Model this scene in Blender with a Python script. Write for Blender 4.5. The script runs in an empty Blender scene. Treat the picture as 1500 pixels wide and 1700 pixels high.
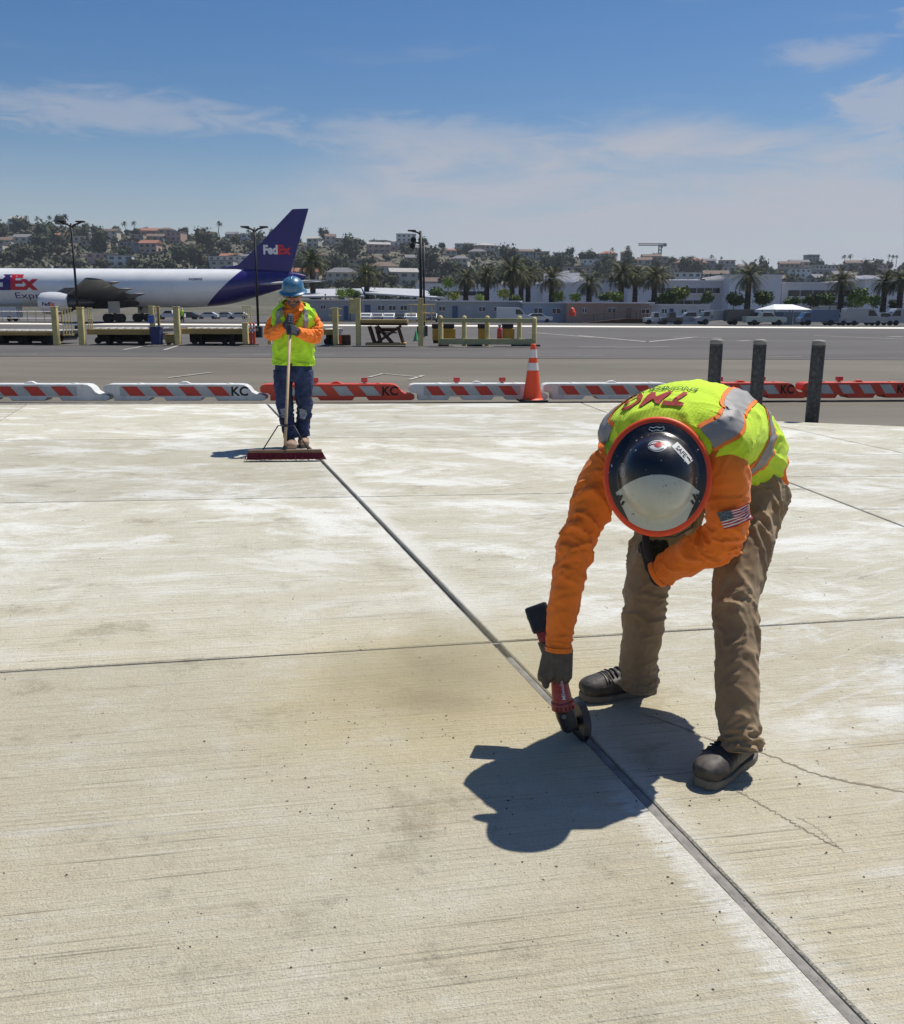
import bpy, bmesh, math, random
import numpy as np
from mathutils import Vector, Matrix, noise

# ------------------------------------------------------------------ camera, sky, sun, exposure
SC = bpy.context.scene
COL = SC.collection
FPX, CXP, CYP, CAMH = 1560.0, 750.0, 850.0, 1.40
PITCH = math.atan((850 - 519) / FPX)
ROLL = 0.004
_R0 = np.array([1.0, 0, 0]); _U0 = np.array([0, math.sin(PITCH), math.cos(PITCH)]); CF = np.array([0, math.cos(PITCH), -math.sin(PITCH)])
CR = _R0 * math.cos(ROLL) + _U0 * math.sin(ROLL)
CU = -_R0 * math.sin(ROLL) + _U0 * math.cos(ROLL)
cam_data = bpy.data.cameras.new('camera')
cam = bpy.data.objects.new('camera', cam_data)
COL.objects.link(cam)
cam_data.sensor_fit = 'HORIZONTAL'
cam_data.sensor_width = 36
cam_data.lens = 36 * FPX / 1500
cam_data.clip_start = 0.05
cam_data.clip_end = 9000
cam.matrix_world = Matrix(((CR[0], CU[0], -CF[0], 0), (CR[1], CU[1], -CF[1], 0), (CR[2], CU[2], -CF[2], CAMH), (0, 0, 0, 1)))
SC.camera = cam

SUN_TO = Vector((0.40, 0.325, 1.0)).normalized()
SUN_EL = math.asin(SUN_TO.z)
SUN_AZ = math.atan2(SUN_TO.x, SUN_TO.y)          # clockwise from +Y
world = bpy.data.worlds.new('World')
SC.world = world
world.use_nodes = True
wn = world.node_tree.nodes; wl = world.node_tree.links
for n_ in list(wn): wn.remove(n_)
w_out = wn.new('ShaderNodeOutputWorld'); w_bg = wn.new('ShaderNodeBackground')
w_sky = wn.new('ShaderNodeTexSky'); w_sky.sky_type = 'NISHITA'; w_sky.sun_disc = False
w_sky.sun_elevation = SUN_EL; w_sky.sun_rotation = SUN_AZ
w_sky.air_density = 1.1; w_sky.dust_density = 0.6; w_sky.ozone_density = 3.2; w_sky.altitude = 0
w_bg.inputs['Strength'].default_value = 0.08
def wmath(op, a, b=None, c=None, clamp=False):
    n = wn.new('ShaderNodeMath'); n.operation = op; n.use_clamp = clamp
    for i, v in enumerate((a, b, c)):
        if v is None: continue
        if isinstance(v, (int, float)): n.inputs[i].default_value = v
        else: wl.new(v, n.inputs[i])
    return n.outputs[0]
w_tc = wn.new('ShaderNodeTexCoord'); w_sep = wn.new('ShaderNodeSeparateXYZ')
wl.new(w_tc.outputs['Generated'], w_sep.inputs[0])
dx_, dy_, dz_ = w_sep.outputs
el_ = wmath('ARCSINE', dz_)                       # elevation, radians
az_ = wmath('ARCTAN2', dx_, dy_)                  # azimuth, radians
def wnoise(sx, sy, off, detail=6, rough=0.55, dist=0.0):
    c = wn.new('ShaderNodeCombineXYZ')
    wl.new(wmath('MULTIPLY', az_, sx), c.inputs[0]); wl.new(wmath('MULTIPLY', el_, sy), c.inputs[1]); c.inputs[2].default_value = off
    t = wn.new('ShaderNodeTexNoise'); t.inputs['Scale'].default_value = 1.0; t.inputs['Detail'].default_value = detail
    t.inputs['Roughness'].default_value = rough; t.inputs['Distortion'].default_value = dist
    wl.new(c.outputs[0], t.inputs['Vector'])
    return t.outputs['Fac']
def wsmooth(v, a, b):
    n = wn.new('ShaderNodeMapRange'); n.interpolation_type = 'SMOOTHSTEP'; n.clamp = True
    wl.new(v, n.inputs[0]); n.inputs[1].default_value = a; n.inputs[2].default_value = b
    return n.outputs[0]
def wbank(az0, el0, raz, rel, nz, nlo, nhi, amt):
    """a bank of cloud round a direction, its edge broken up by the noise nz"""
    a = wmath('DIVIDE', wmath('SUBTRACT', az_, az0), raz); b = wmath('DIVIDE', wmath('SUBTRACT', el_, el0), rel)
    r = wmath('SQRT', wmath('ADD', wmath('MULTIPLY', a, a), wmath('MULTIPLY', b, b)))
    v = wmath('SUBTRACT', wmath('MULTIPLY_ADD', nz, 1.6, 0.2), r)
    return wmath('MULTIPLY', wsmooth(v, nlo, nhi), amt)
# thin cirrus everywhere, streaked along the horizon, and the larger banks
n_streak = wnoise(5, 26, 3.1, 8, 0.6, 0.6)
n_fine = wnoise(16, 60, 7.7, 8, 0.62, 1.0)
n_big = wnoise(3.0, 9, 1.3, 7, 0.6, 0.4)
cirrus = wmath('MULTIPLY', wsmooth(n_streak, 0.56, 0.88), 0.22)
clouds = [cirrus,
          wmath('MULTIPLY', wbank(0.25, 0.085, 0.46, 0.095, n_big, -0.15, 0.45, 0.92), wsmooth(wmath('ADD', n_streak, wmath('MULTIPLY', n_fine, 0.35)), 0.35, 0.80)),
          wbank(0.44, 0.185, 0.11, 0.032, n_fine, -0.05, 0.55, 0.62),
          wbank(0.352, 0.232, 0.060, 0.016, n_fine, -0.05, 0.75, 0.45),
          wbank(0.46, 0.248, 0.055, 0.026, n_fine, -0.05, 0.6, 0.5),
          wbank(-0.32, 0.182, 0.20, 0.026, n_fine, 0.0, 0.8, 0.5),
          wbank(-0.02, 0.170, 0.20, 0.028, n_fine, 0.05, 0.8, 0.42),
          wmath('MULTIPLY', wsmooth(el_, 0.19, 0.01), 0.68)]
tot = clouds[0]
for c_ in clouds[1:]:
    tot = wmath('SUBTRACT', wmath('ADD', tot, c_), wmath('MULTIPLY', tot, c_))
w_mix = wn.new('ShaderNodeMix'); w_mix.data_type = 'RGBA'
w_hs = wn.new('ShaderNodeHueSaturation'); w_hs.inputs['Hue'].default_value = 0.508; w_hs.inputs['Saturation'].default_value = 1.36; w_hs.inputs['Value'].default_value = 0.92
wl.new(w_sky.outputs[0], w_hs.inputs['Color'])
wl.new(tot, w_mix.inputs[0]); wl.new(w_hs.outputs[0], w_mix.inputs[6])
w_mix.inputs[7].default_value = (5.3, 5.5, 6.2, 1)
wl.new(w_mix.outputs[2], w_bg.inputs['Color']); wl.new(w_bg.outputs[0], w_out.inputs[0])

sun_data = bpy.data.lights.new('sun', 'SUN')
sun_data.energy = 4.7; sun_data.angle = math.radians(0.53); sun_data.color = (1.0, 0.955, 0.88)
sun = bpy.data.objects.new('sun', sun_data); COL.objects.link(sun)
sun.rotation_euler = SUN_TO.to_track_quat('Z', 'Y').to_euler()
SC.view_settings.view_transform = 'Standard'; SC.view_settings.look = 'None'
SC.view_settings.exposure = 0.12; SC.view_settings.gamma = 1.0; SC.view_settings.use_curve_mapping = False
SC.cycles.max_bounces = 6; SC.cycles.transparent_max_bounces = 8
SC.cycles.use_denoising = True

# ------------------------------------------------------------------ helpers
rnd = random.Random(7)
def ray(x, y): return CF + CR * (x - CXP) / FPX - CU * (y - CYP) / FPX
def G(x, y, z=0.0):
    """place on the plane of height z that the photograph shows at (x, y)"""
    d = ray(x, y); t = (z - CAMH) / d[2]; return np.array([0, 0, CAMH]) + t * d
def D(x, y, Y):
    """place at the distance Y that the photograph shows at (x, y)"""
    d = ray(x, y); return np.array([0, 0, CAMH]) + d * (Y / d[1])
def srgb(r, g, b):
    f = lambda c: (c / 255 / 12.92) if c / 255 <= 0.04045 else ((c / 255 + 0.055) / 1.055) ** 2.4
    return (f(r), f(g), f(b))

MATS = {}
def pm(name, col, rough=0.6, metal=0.0, var=0.15, vs=6.0, bump=0.15, bs=60.0, coat=0.0, dirt=None, dirt_amt=0.0, dirt_s=3.0, spec=0.5, sheen=0.0, weave=0.0, bdist=0.01, crease=None):
    """a procedural surface: colour with uneven tone, optional dirt patches, fine relief"""
    if name in MATS: return MATS[name]
    m = bpy.data.materials.new(name); m.use_nodes = True
    nt = m.node_tree; nd = nt.nodes; lk = nt.links
    b = nd['Principled BSDF']
    tc = nd.new('ShaderNodeTexCoord')
    nz = nd.new('ShaderNodeTexNoise'); nz.inputs['Scale'].default_value = vs; nz.inputs['Detail'].default_value = 6; nz.inputs['Roughness'].default_value = 0.65
    lk.new(tc.outputs['Object'], nz.inputs['Vector'])
    mr = nd.new('ShaderNodeMapRange'); mr.inputs[1].default_value = 0.3; mr.inputs[2].default_value = 0.7
    mr.inputs[3].default_value = 1 - var; mr.inputs[4].default_value = 1 + var
    lk.new(nz.outputs['Fac'], mr.inputs[0])
    hs = nd.new('ShaderNodeHueSaturation'); hs.inputs['Color'].default_value = (*col, 1)
    lk.new(mr.outputs[0], hs.inputs['Value'])
    out = hs.outputs[0]
    if dirt is not None:
        n2 = nd.new('ShaderNodeTexNoise'); n2.inputs['Scale'].default_value = dirt_s; n2.inputs['Detail'].default_value = 8; n2.inputs['Roughness'].default_value = 0.7
        lk.new(tc.outputs['Object'], n2.inputs['Vector'])
        r2 = nd.new('ShaderNodeMapRange'); r2.inputs[1].default_value = 0.45; r2.inputs[2].default_value = 0.72; r2.inputs[3].default_value = 0; r2.inputs[4].default_value = dirt_amt
        lk.new(n2.outputs['Fac'], r2.inputs[0])
        mx = nd.new('ShaderNodeMix'); mx.data_type = 'RGBA'
        lk.new(r2.outputs[0], mx.inputs[0]); lk.new(out, mx.inputs[6]); mx.inputs[7].default_value = (*dirt, 1)
        out = mx.outputs[2]
    lk.new(out, b.inputs['Base Color'])
    b.inputs['Roughness'].default_value = rough; b.inputs['Metallic'].default_value = metal
    b.inputs['Specular IOR Level'].default_value = spec
    if coat: b.inputs['Coat Weight'].default_value = coat; b.inputs['Coat Roughness'].default_value = 0.12
    if sheen: b.inputs['Sheen Weight'].default_value = sheen; b.inputs['Sheen Roughness'].default_value = 0.5
    if bump or weave:
        n3 = nd.new('ShaderNodeTexNoise'); n3.inputs['Scale'].default_value = bs; n3.inputs['Detail'].default_value = 5
        lk.new(tc.outputs['Object'], n3.inputs['Vector'])
        h = n3.outputs['Fac']
        if weave:
            wv = nd.new('ShaderNodeTexWave'); wv.inputs['Scale'].default_value = weave; wv.inputs['Distortion'].default_value = 0.6
            lk.new(tc.outputs['Object'], wv.inputs['Vector'])
            ad = nd.new('ShaderNodeMath'); ad.operation = 'MULTIPLY_ADD'; lk.new(wv.outputs['Fac'], ad.inputs[0]); ad.inputs[1].default_value = 0.5; lk.new(h, ad.inputs[2]); h = ad.outputs[0]
        if crease:
            mp = nd.new('ShaderNodeMapping'); mp.inputs['Scale'].default_value = crease[2]; mp.inputs['Rotation'].default_value = (0.2, 0.35, 0.1); lk.new(tc.outputs['Object'], mp.inputs[0])
            rd = nd.new('ShaderNodeTexNoise'); rd.noise_type = 'RIDGED_MULTIFRACTAL'; rd.inputs['Scale'].default_value = crease[0]; rd.inputs['Detail'].default_value = 2.5; rd.inputs['Roughness'].default_value = 0.45; rd.inputs['Distortion'].default_value = 0.7
            lk.new(mp.outputs[0], rd.inputs['Vector'])
            b2 = nd.new('ShaderNodeBump'); b2.inputs['Strength'].default_value = crease[1]; b2.inputs['Distance'].default_value = 0.012
            lk.new(rd.outputs['Fac'], b2.inputs['Height'])
        bp = nd.new('ShaderNodeBump'); bp.inputs['Strength'].default_value = max(bump, 0.05); bp.inputs['Distance'].default_value = bdist
        lk.new(h, bp.inputs['Height']); lk.new(bp.outputs[0], b.inputs['Normal'])
        if crease: lk.new(b2.outputs[0], bp.inputs['Normal'])
    MATS[name] = m
    return m

def new_obj(name, me, parent=None, mats=()):
    o = bpy.data.objects.new(name, me); COL.objects.link(o)
    for m in mats:
        if m is not None and me is not None: me.materials.append(m)
    if parent is not None: o.parent = parent
    return o
def tag(o, label=None, cat=None, group=None, kind=None):
    if label: o['label'] = label
    if cat: o['category'] = cat
    if group: o['group'] = group
    if kind: o['kind'] = kind
    return o
def thing(name, label, cat, loc=(0, 0, 0), group=None, rz=0.0):
    o = bpy.data.objects.new(name, None); COL.objects.link(o); o.empty_display_size = 0.2
    o.location = loc; o.rotation_euler = (0, 0, rz)
    return tag(o, label, cat, group)
def raw(name, V, F, mat, parent=None, smooth=False, midx=None):
    me = bpy.data.meshes.new(name)
    me.from_pydata([tuple(map(float, v)) for v in V], [], [tuple(map(int, f)) for f in F])
    if midx is not None: me.polygons.foreach_set('material_index', np.asarray(midx, dtype=np.int32))
    if smooth: me.polygons.foreach_set('use_smooth', np.ones(len(F), dtype=bool))
    me.update()
    return new_obj(name, me, parent, mat if isinstance(mat, (list, tuple)) else (mat,))

class MB:
    """collects the shapes of ONE mesh object"""
    def __init__(s): s.v = []; s.f = []; s.m = []
    def add(s, V, F, mi=0):
        o = len(s.v); s.v += [tuple(map(float, p)) for p in V]; s.f += [tuple(i + o for i in f) for f in F]; s.m += [mi] * len(F); return s
    def box(s, c, d, rz=0.0, mi=0, taper=1.0):
        x, y, z = [k / 2 for k in d]; ca, sa = math.cos(rz), math.sin(rz); V = []
        for kz in (-1, 1):
            t = taper if kz > 0 else 1
            for kx, ky in ((-1, -1), (1, -1), (1, 1), (-1, 1)):
                a, b = kx * x * t, ky * y * t
                V.append((c[0] + a * ca - b * sa, c[1] + a * sa + b * ca, c[2] + kz * z))
        return s.add(V, [(0, 3, 2, 1), (4, 5, 6, 7), (0, 1, 5, 4), (1, 2, 6, 5), (2, 3, 7, 6), (3, 0, 4, 7)], mi)
    def tube(s, pts, r, n=8, mi=0, cap=True):
        pts = [Vector(p) for p in pts]; rs = r if isinstance(r, (list, tuple)) else [r] * len(pts); V = []; F = []
        for i, p in enumerate(pts):
            t = (pts[min(i + 1, len(pts) - 1)] - pts[max(i - 1, 0)]).normalized()
            ref = Vector((0, 0, 1)) if abs(t.z) < 0.9 else Vector((1, 0, 0))
            a = t.cross(ref).normalized(); b = t.cross(a)
            V += [tuple(p + rs[i] * (math.cos(2 * math.pi * k / n) * a + math.sin(2 * math.pi * k / n) * b)) for k in range(n)]
        for i in range(len(pts) - 1):
            F += [(i * n + k, (i + 1) * n + k, (i + 1) * n + (k + 1) % n, i * n + (k + 1) % n) for k in range(n)]
        if cap: F += [tuple(range(n)), tuple(reversed(range((len(pts) - 1) * n, len(pts) * n)))]
        return s.add(V, F, mi)
    def prism(s, poly, axis, a, b, mi=0):
        """polygon of (u, v) pushed along an axis from a to b; axis y: u = x, v = z; axis x: u = y, v = z; axis z: u = x, v = y"""
        n = len(poly)
        f = {'y': lambda u, v, w: (u, w, v), 'x': lambda u, v, w: (w, u, v), 'z': lambda u, v, w: (u, v, w)}[axis]
        V = [f(u, v, a) for u, v in poly] + [f(u, v, b) for u, v in poly]
        F = [tuple(range(n)), tuple(reversed(range(n, 2 * n)))] + [(i, n + i, n + (i + 1) % n, (i + 1) % n) for i in range(n)]
        return s.add(V, F, mi)
    def lathe(s, prof, c=(0, 0, 0), n=24, mi=0, sx=1, sy=1):
        V = []; F = []
        for r, z in prof: V += [(c[0] + sx * r * math.cos(2 * math.pi * k / n), c[1] + sy * r * math.sin(2 * math.pi * k / n), c[2] + z) for k in range(n)]
        for i in range(len(prof) - 1): F += [(i * n + k, i * n + (k + 1) % n, (i + 1) * n + (k + 1) % n, (i + 1) * n + k) for k in range(n)]
        return s.add(V, F, mi)
    def mesh(s, name, bevel=0.0, seg=1, smooth=False, fixn=True):
        me = bpy.data.meshes.new(name); me.from_pydata(s.v, [], s.f)
        me.polygons.foreach_set('material_index', np.asarray(s.m, dtype=np.int32))
        if bevel or fixn:
            bm = bmesh.new(); bm.from_mesh(me)
            if fixn: bmesh.ops.recalc_face_normals(bm, faces=bm.faces)
            if bevel:
                ed = [e for e in bm.edges if len(e.link_faces) == 2 and e.calc_face_angle(0) > 0.5]
                bmesh.ops.bevel(bm, geom=ed, offset=bevel, segments=seg, affect='EDGES', profile=0.6, clamp_overlap=True)
            bm.to_mesh(me); bm.free()
        if smooth: me.polygons.foreach_set('use_smooth', np.ones(len(me.polygons), dtype=bool))
        me.update(); return me
    def build(s, name, mat, parent=None, bevel=0.0, seg=1, smooth=False, fixn=True):
        me = s.mesh(name, bevel, seg, smooth, fixn)
        return new_obj(name, me, parent, mat if isinstance(mat, (list, tuple)) else (mat,))
def box(name, c, d, mat, parent=None, rz=0.0, bevel=0.0, taper=1.0): return MB().box(c, d, rz, taper=taper).build(name, mat, parent, bevel)
def copy_tree(o, parent=None):
    c = o.copy(); COL.objects.link(c); c.parent = parent
    for ch in list(o.children): copy_tree(ch, c)
    return c
ORD = 'first second third fourth fifth sixth seventh eighth ninth tenth eleventh twelfth thirteenth fourteenth fifteenth sixteenth seventeenth eighteenth nineteenth'.split()
TENS = {20: 'twent', 30: 'thirt', 40: 'fort', 50: 'fift', 60: 'sixt', 70: 'sevent', 80: 'eight', 90: 'ninet'}
def ordinal(i):
    if i <= 19: return ORD[i - 1]
    t, u = i // 10 * 10, i % 10
    return TENS[t] + ('ieth' if u == 0 else 'y-' + ORD[u - 1])

TXT = {}
def text_mesh(s, bold=0.0, res=3):
    """outline letters as flat triangles: vertices (x, y) with cap height about 0.7"""
    k = (s, bold, res)
    if k in TXT: return TXT[k]
    cu = bpy.data.curves.new('letters', 'FONT'); cu.body = s; cu.offset = bold; cu.resolution_u = res; cu.align_x = 'CENTER'
    o = bpy.data.objects.new('letters', cu); COL.objects.link(o)
    dg = bpy.context.evaluated_depsgraph_get(); me = bpy.data.meshes.new_from_object(o.evaluated_get(dg))
    bm = bmesh.new(); bm.from_mesh(me); bmesh.ops.triangulate(bm, faces=bm.faces)
    for _ in range(2):
        bmesh.ops.subdivide_edges(bm, edges=[e for e in bm.edges if e.calc_length() > 0.25], cuts=1)
        bmesh.ops.triangulate(bm, faces=bm.faces)
    V = np.array([v.co[:2] for v in bm.verts]); bm.verts.index_update(); F = [[v.index for v in f.verts] for f in bm.faces]
    bm.free(); bpy.data.objects.remove(o); bpy.data.meshes.remove(me); bpy.data.curves.remove(cu)
    V[:, 1] -= 0.35
    TXT[k] = (V, F); return TXT[k]
def place_text(name, s, fn, mat, parent, size=1.0, bold=0.0, shear=0.0):
    """letters laid on a surface: fn(u, v) gives the place for the letter point (u, v) in metres"""
    V, F = text_mesh(s, bold)
    return raw(name, [fn(v[0] * size + shear * v[1] * size, v[1] * size) for v in V], F, mat, parent)

# ------------------------------------------------------------------ soft bodies and clothing
def catmull(P, n):
    P = np.asarray(P, float); m = len(P) - 1
    t = np.linspace(0, m, n); i = np.clip(t.astype(int), 0, m - 1); u = (t - i)[:, None]
    g = lambda k: P[np.clip(k, 0, m)]
    p0, p1, p2, p3 = g(i - 1), g(i), g(i + 1), g(i + 2)
    return 0.5 * (2 * p1 + (p2 - p0) * u + (2 * p0 - 5 * p1 + 4 * p2 - p3) * u ** 2 + (3 * p1 - p0 - 3 * p2 + p3) * u ** 3)
class Sweep:
    """a tube along control points (place, half width, half depth, side direction); disp(s, phi) pushes the surface in and out"""
    def __init__(self, ctrl, disp=None, n=200, expo=1.0):
        self.P = catmull([c[0] for c in ctrl], n); r = np.maximum(catmull([(c[1], c[2]) for c in ctrl], n), 0.002)
        self.a, self.b = r[:, 0], r[:, 1]
        S = catmull([c[3] for c in ctrl], n)
        T = np.gradient(self.P, axis=0); T /= np.linalg.norm(T, axis=1)[:, None]
        S = S - T * (S * T).sum(1)[:, None]; S /= np.linalg.norm(S, axis=1)[:, None]
        self.T, self.S, self.N = T, S, np.cross(T, S); self.n = n; self.disp = disp; self.expo = expo
        self.L = np.linalg.norm(np.diff(self.P, axis=0), axis=1).sum()
    def at(self, s, phi, off=0.0):
        k = min(max(s, 0.0), 1.0) * (self.n - 1); i = min(int(k), self.n - 2); u = k - i
        L = lambda A: A[i] * (1 - u) + A[i + 1] * u
        c, d = math.cos(phi), math.sin(phi)
        if self.expo != 1.0:
            c = math.copysign(abs(c) ** self.expo, c); d = math.copysign(abs(d) ** self.expo, d)
        q = off + (self.disp(s, phi) if self.disp else 0.0)
        return L(self.P) + (L(self.a) + q) * c * L(self.S) + (L(self.b) + q) * d * L(self.N)
    def normal(self, s, phi):
        e = 0.004
        ds = self.at(min(s + e, 1), phi) - self.at(max(s - e, 0), phi); dp = self.at(s, phi + 0.03) - self.at(s, phi - 0.03)
        n = np.cross(dp, ds); return n / (np.linalg.norm(n) + 1e-9)
    def grid(self, nl, na, s0=0.0, s1=1.0, off=0.0, cap=True):
        V = []; F = []
        for i in range(nl):
            s = s0 + (s1 - s0) * i / (nl - 1)
            V += [self.at(s, 2 * math.pi * j / na, off) for j in range(na)]
        for i in range(nl - 1): F += [(i * na + j, i * na + (j + 1) % na, (i + 1) * na + (j + 1) % na, (i + 1) * na + j) for j in range(na)]
        if cap:
            for i, flip in ((0, True), (nl - 1, False)):
                c = len(V); V.append(np.mean(V[i * na:(i + 1) * na], axis=0))
                F += [((i * na + (j + 1) % na, i * na + j, c) if flip else (i * na + j, i * na + (j + 1) % na, c)) for j in range(na)]
        return V, F
    def local(self, s0, p0):
        """fn(u, v, off): a point u metres round the surface and v metres along it from (s0, p0)"""
        e = 0.01
        ls = np.linalg.norm(self.at(s0 + e, p0) - self.at(s0 - e, p0)) / (2 * e); lp = np.linalg.norm(self.at(s0, p0 + e) - self.at(s0, p0 - e)) / (2 * e)
        return lambda u, v, off=0.004: self.at(s0 + v / ls, p0 + u / lp, off)
    def ribbon(self, path, width, off, n=40, k=5):
        """strip of the given width laid on the surface along (s, phi) points"""
        Q = catmull(path, n); V = []; F = []
        for i in range(n):
            s, p = Q[i]; e = 0.006
            Js = (self.at(s + e, p) - self.at(s - e, p)) / (2 * e); Jp = (self.at(s, p + e) - self.at(s, p - e)) / (2 * e)
            d = Q[min(i + 1, n - 1)] - Q[max(i - 1, 0)]; t = Js * d[0] + Jp * d[1]; t /= np.linalg.norm(t) + 1e-9
            nn = np.cross(Js, Jp); nn /= np.linalg.norm(nn) + 1e-9; ac = np.cross(nn, t)
            M = np.array([[Js @ Js, Js @ Jp], [Js @ Jp, Jp @ Jp]])
            q = np.linalg.solve(M + 1e-9 * np.eye(2), np.array([Js @ ac, Jp @ ac]))
            for j in range(k):
                w = width * (j / (k - 1) - 0.5)
                V.append(self.at(s + q[0] * w, p + q[1] * w, off))
        for i in range(n - 1): F += [(i * k + j, i * k + j + 1, (i + 1) * k + j + 1, (i + 1) * k + j) for j in range(k - 1)]
        return V, F
def folds(amp, fs, fp, seed, skew=0.0, w=None, fine=0.35):
    """cloth folds: soft bulges parted by narrow creases, strongest where w(s) is large"""
    def f(s, p):
        k = 1.0 if w is None else w(s)
        if k <= 0.001: return 0.0
        c, d = math.cos(p), math.sin(p)
        q = Vector((s * fs + skew * d + seed * 3.17, c * fp + seed, d * fp - seed * 1.7))
        wv = noise.noise(q * 0.6 + Vector((8.1, 2.2, 4.4)))
        q2 = q + Vector((1.1 * wv, 0.5 * wv, 0))
        a = noise.noise(q2); b = noise.noise(q2 * 2.1 + Vector((5.2, 1.1, 9.7)))
        return amp * k * (1.25 * max(0.0, 1 - abs(a) / .26) ** 1.4 - 0.40 + 0.5 * wv + fine * (1.1 * max(0.0, 1 - abs(b) / .22) ** 1.4 - 0.3))
    return f
def bell(c, w, lo=0.15): return lambda s: lo + sum(math.exp(-((s - ci) / wi) ** 2) for ci, wi in zip(c, w))
def capsule(p, q, ra, rb, n=14, flat=1.0, side=None):
    """tapered limb with round ends"""
    p, q = np.asarray(p, float), np.asarray(q, float); t = q - p; L = np.linalg.norm(t); t /= L
    ref = np.array(side if side is not None else ((0, 0, 1) if abs(t[2]) < 0.9 else (1, 0, 0)), float)
    a = ref - t * (ref @ t); a /= np.linalg.norm(a); b = np.cross(t, a); V = []; F = []
    st = [(p - t * ra * math.cos(x), ra * math.sin(x)) for x in (0.25, 0.7, 1.15)] + [(p, ra), (p * .66 + q * .34, ra * .66 + rb * .34), (p * .33 + q * .67, ra * .33 + rb * .67), (q, rb)] + [(q + t * rb * math.cos(x), rb * math.sin(x)) for x in (1.15, 0.7, 0.25)]
    for c, r in st: V += [c + r * (math.cos(2 * math.pi * k / n) * a + flat * math.sin(2 * math.pi * k / n) * b) for k in range(n)]
    for i in range(len(st) - 1): F += [(i * n + k, i * n + (k + 1) % n, (i + 1) * n + (k + 1) % n, (i + 1) * n + k) for k in range(n)]
    F += [tuple(reversed(range(n))), tuple(range((len(st) - 1) * n, len(st) * n))]
    return V, F
def chain(pts, rs, n=12, flat=1.0, side=None): return [capsule(pts[i], pts[i + 1], rs[i], rs[i + 1], n, flat, side) for i in range(len(pts) - 1)]
def union(name, pieces, mat, parent, voxel, smooth_it=3, fac=0.5):
    """many closed shapes grown together into one continuous skin"""
    mb = MB()
    for V, F in pieces: mb.add(V, F)
    o = mb.build(name, mat, None, fixn=True)
    r = o.modifiers.new('r', 'REMESH'); r.mode = 'VOXEL'; r.voxel_size = voxel; r.adaptivity = 0
    if smooth_it: m = o.modifiers.new('s', 'SMOOTH'); m.factor = fac; m.iterations = smooth_it
    dg = bpy.context.evaluated_depsgraph_get(); me = bpy.data.meshes.new_from_object(o.evaluated_get(dg))
    me.polygons.foreach_set('use_smooth', np.ones(len(me.polygons), dtype=bool)); me.name = name
    old = o.data; o.modifiers.clear(); o.data = me; bpy.data.meshes.remove(old)
    if not me.materials: me.materials.append(mat)
    o.parent = parent
    return o
def nrm(v): v = np.asarray(v, float); return v / np.linalg.norm(v)
def worldly(t):
    """the thing's parts were built at their places in the world: keep them there under the Empty at its base"""
    m = Matrix.LocRotScale(t.location, t.rotation_euler, t.scale).inverted()
    for c in t.children: c.matrix_parent_inverse = m
    return t

class NT:
    """small helper to write node materials"""
    def __init__(s, name):
        s.m = bpy.data.materials.new(name); s.m.use_nodes = True; s.nt = s.m.node_tree; s.b = s.nt.nodes['Principled BSDF']
        s.geo = s.nt.nodes.new('ShaderNodeNewGeometry'); s.pos = s.geo.outputs['Position']
        sp = s.nt.nodes.new('ShaderNodeSeparateXYZ'); s.nt.links.new(s.pos, sp.inputs[0]); s.x, s.y, s.z = sp.outputs
        MATS[name] = s.m
    def n(s, t): return s.nt.nodes.new(t)
    def lk(s, a, b): s.nt.links.new(a, b)
    def math(s, op, *a):
        n = s.n('ShaderNodeMath'); n.operation = op
        for i, v in enumerate(a):
            if isinstance(v, (int, float)): n.inputs[i].default_value = v
            else: s.lk(v, n.inputs[i])
        return n.outputs[0]
    def comb(s, x, y, z=0.0):
        n = s.n('ShaderNodeCombineXYZ')
        for i, v in enumerate((x, y, z)):
            if isinstance(v, (int, float)): n.inputs[i].default_value = v
            else: s.lk(v, n.inputs[i])
        return n.outputs[0]
    def noise(s, vec, scale, detail=6, rough=0.6, dist=0.0):
        n = s.n('ShaderNodeTexNoise'); s.lk(vec, n.inputs['Vector']); n.inputs['Scale'].default_value = scale; n.inputs['Detail'].default_value = detail
        n.inputs['Roughness'].default_value = rough; n.inputs['Distortion'].default_value = dist; return n.outputs['Fac']
    def step(s, v, a, b, lo=0.0, hi=1.0):
        n = s.n('ShaderNodeMapRange'); n.interpolation_type = 'SMOOTHSTEP'; s.lk(v, n.inputs[0])
        for i, k in enumerate((a, b, lo, hi)): n.inputs[i + 1].default_value = k
        return n.outputs[0]
    def mix(s, f, a, b):
        n = s.n('ShaderNodeMix'); n.data_type = 'RGBA'
        for i, v in ((0, f), (6, a), (7, b)):
            if isinstance(v, (int, float)): n.inputs[i].default_value = v
            elif isinstance(v, tuple): n.inputs[i].default_value = (*v, 1)
            else: s.lk(v, n.inputs[i])
        return n.outputs[2]
    def bump(s, h, strength, dist=0.01):
        n = s.n('ShaderNodeBump'); n.inputs['Strength'].default_value = strength; n.inputs['Distance'].default_value = dist
        s.lk(h, n.inputs['Height']); s.lk(n.outputs[0], s.b.inputs['Normal'])
    def done(s, col, rough):
        s.lk(col, s.b.inputs['Base Color'])
        if isinstance(rough, (int, float)): s.b.inputs['Roughness'].default_value = rough
        else: s.lk(rough, s.b.inputs['Roughness'])
        return s.m

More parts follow.
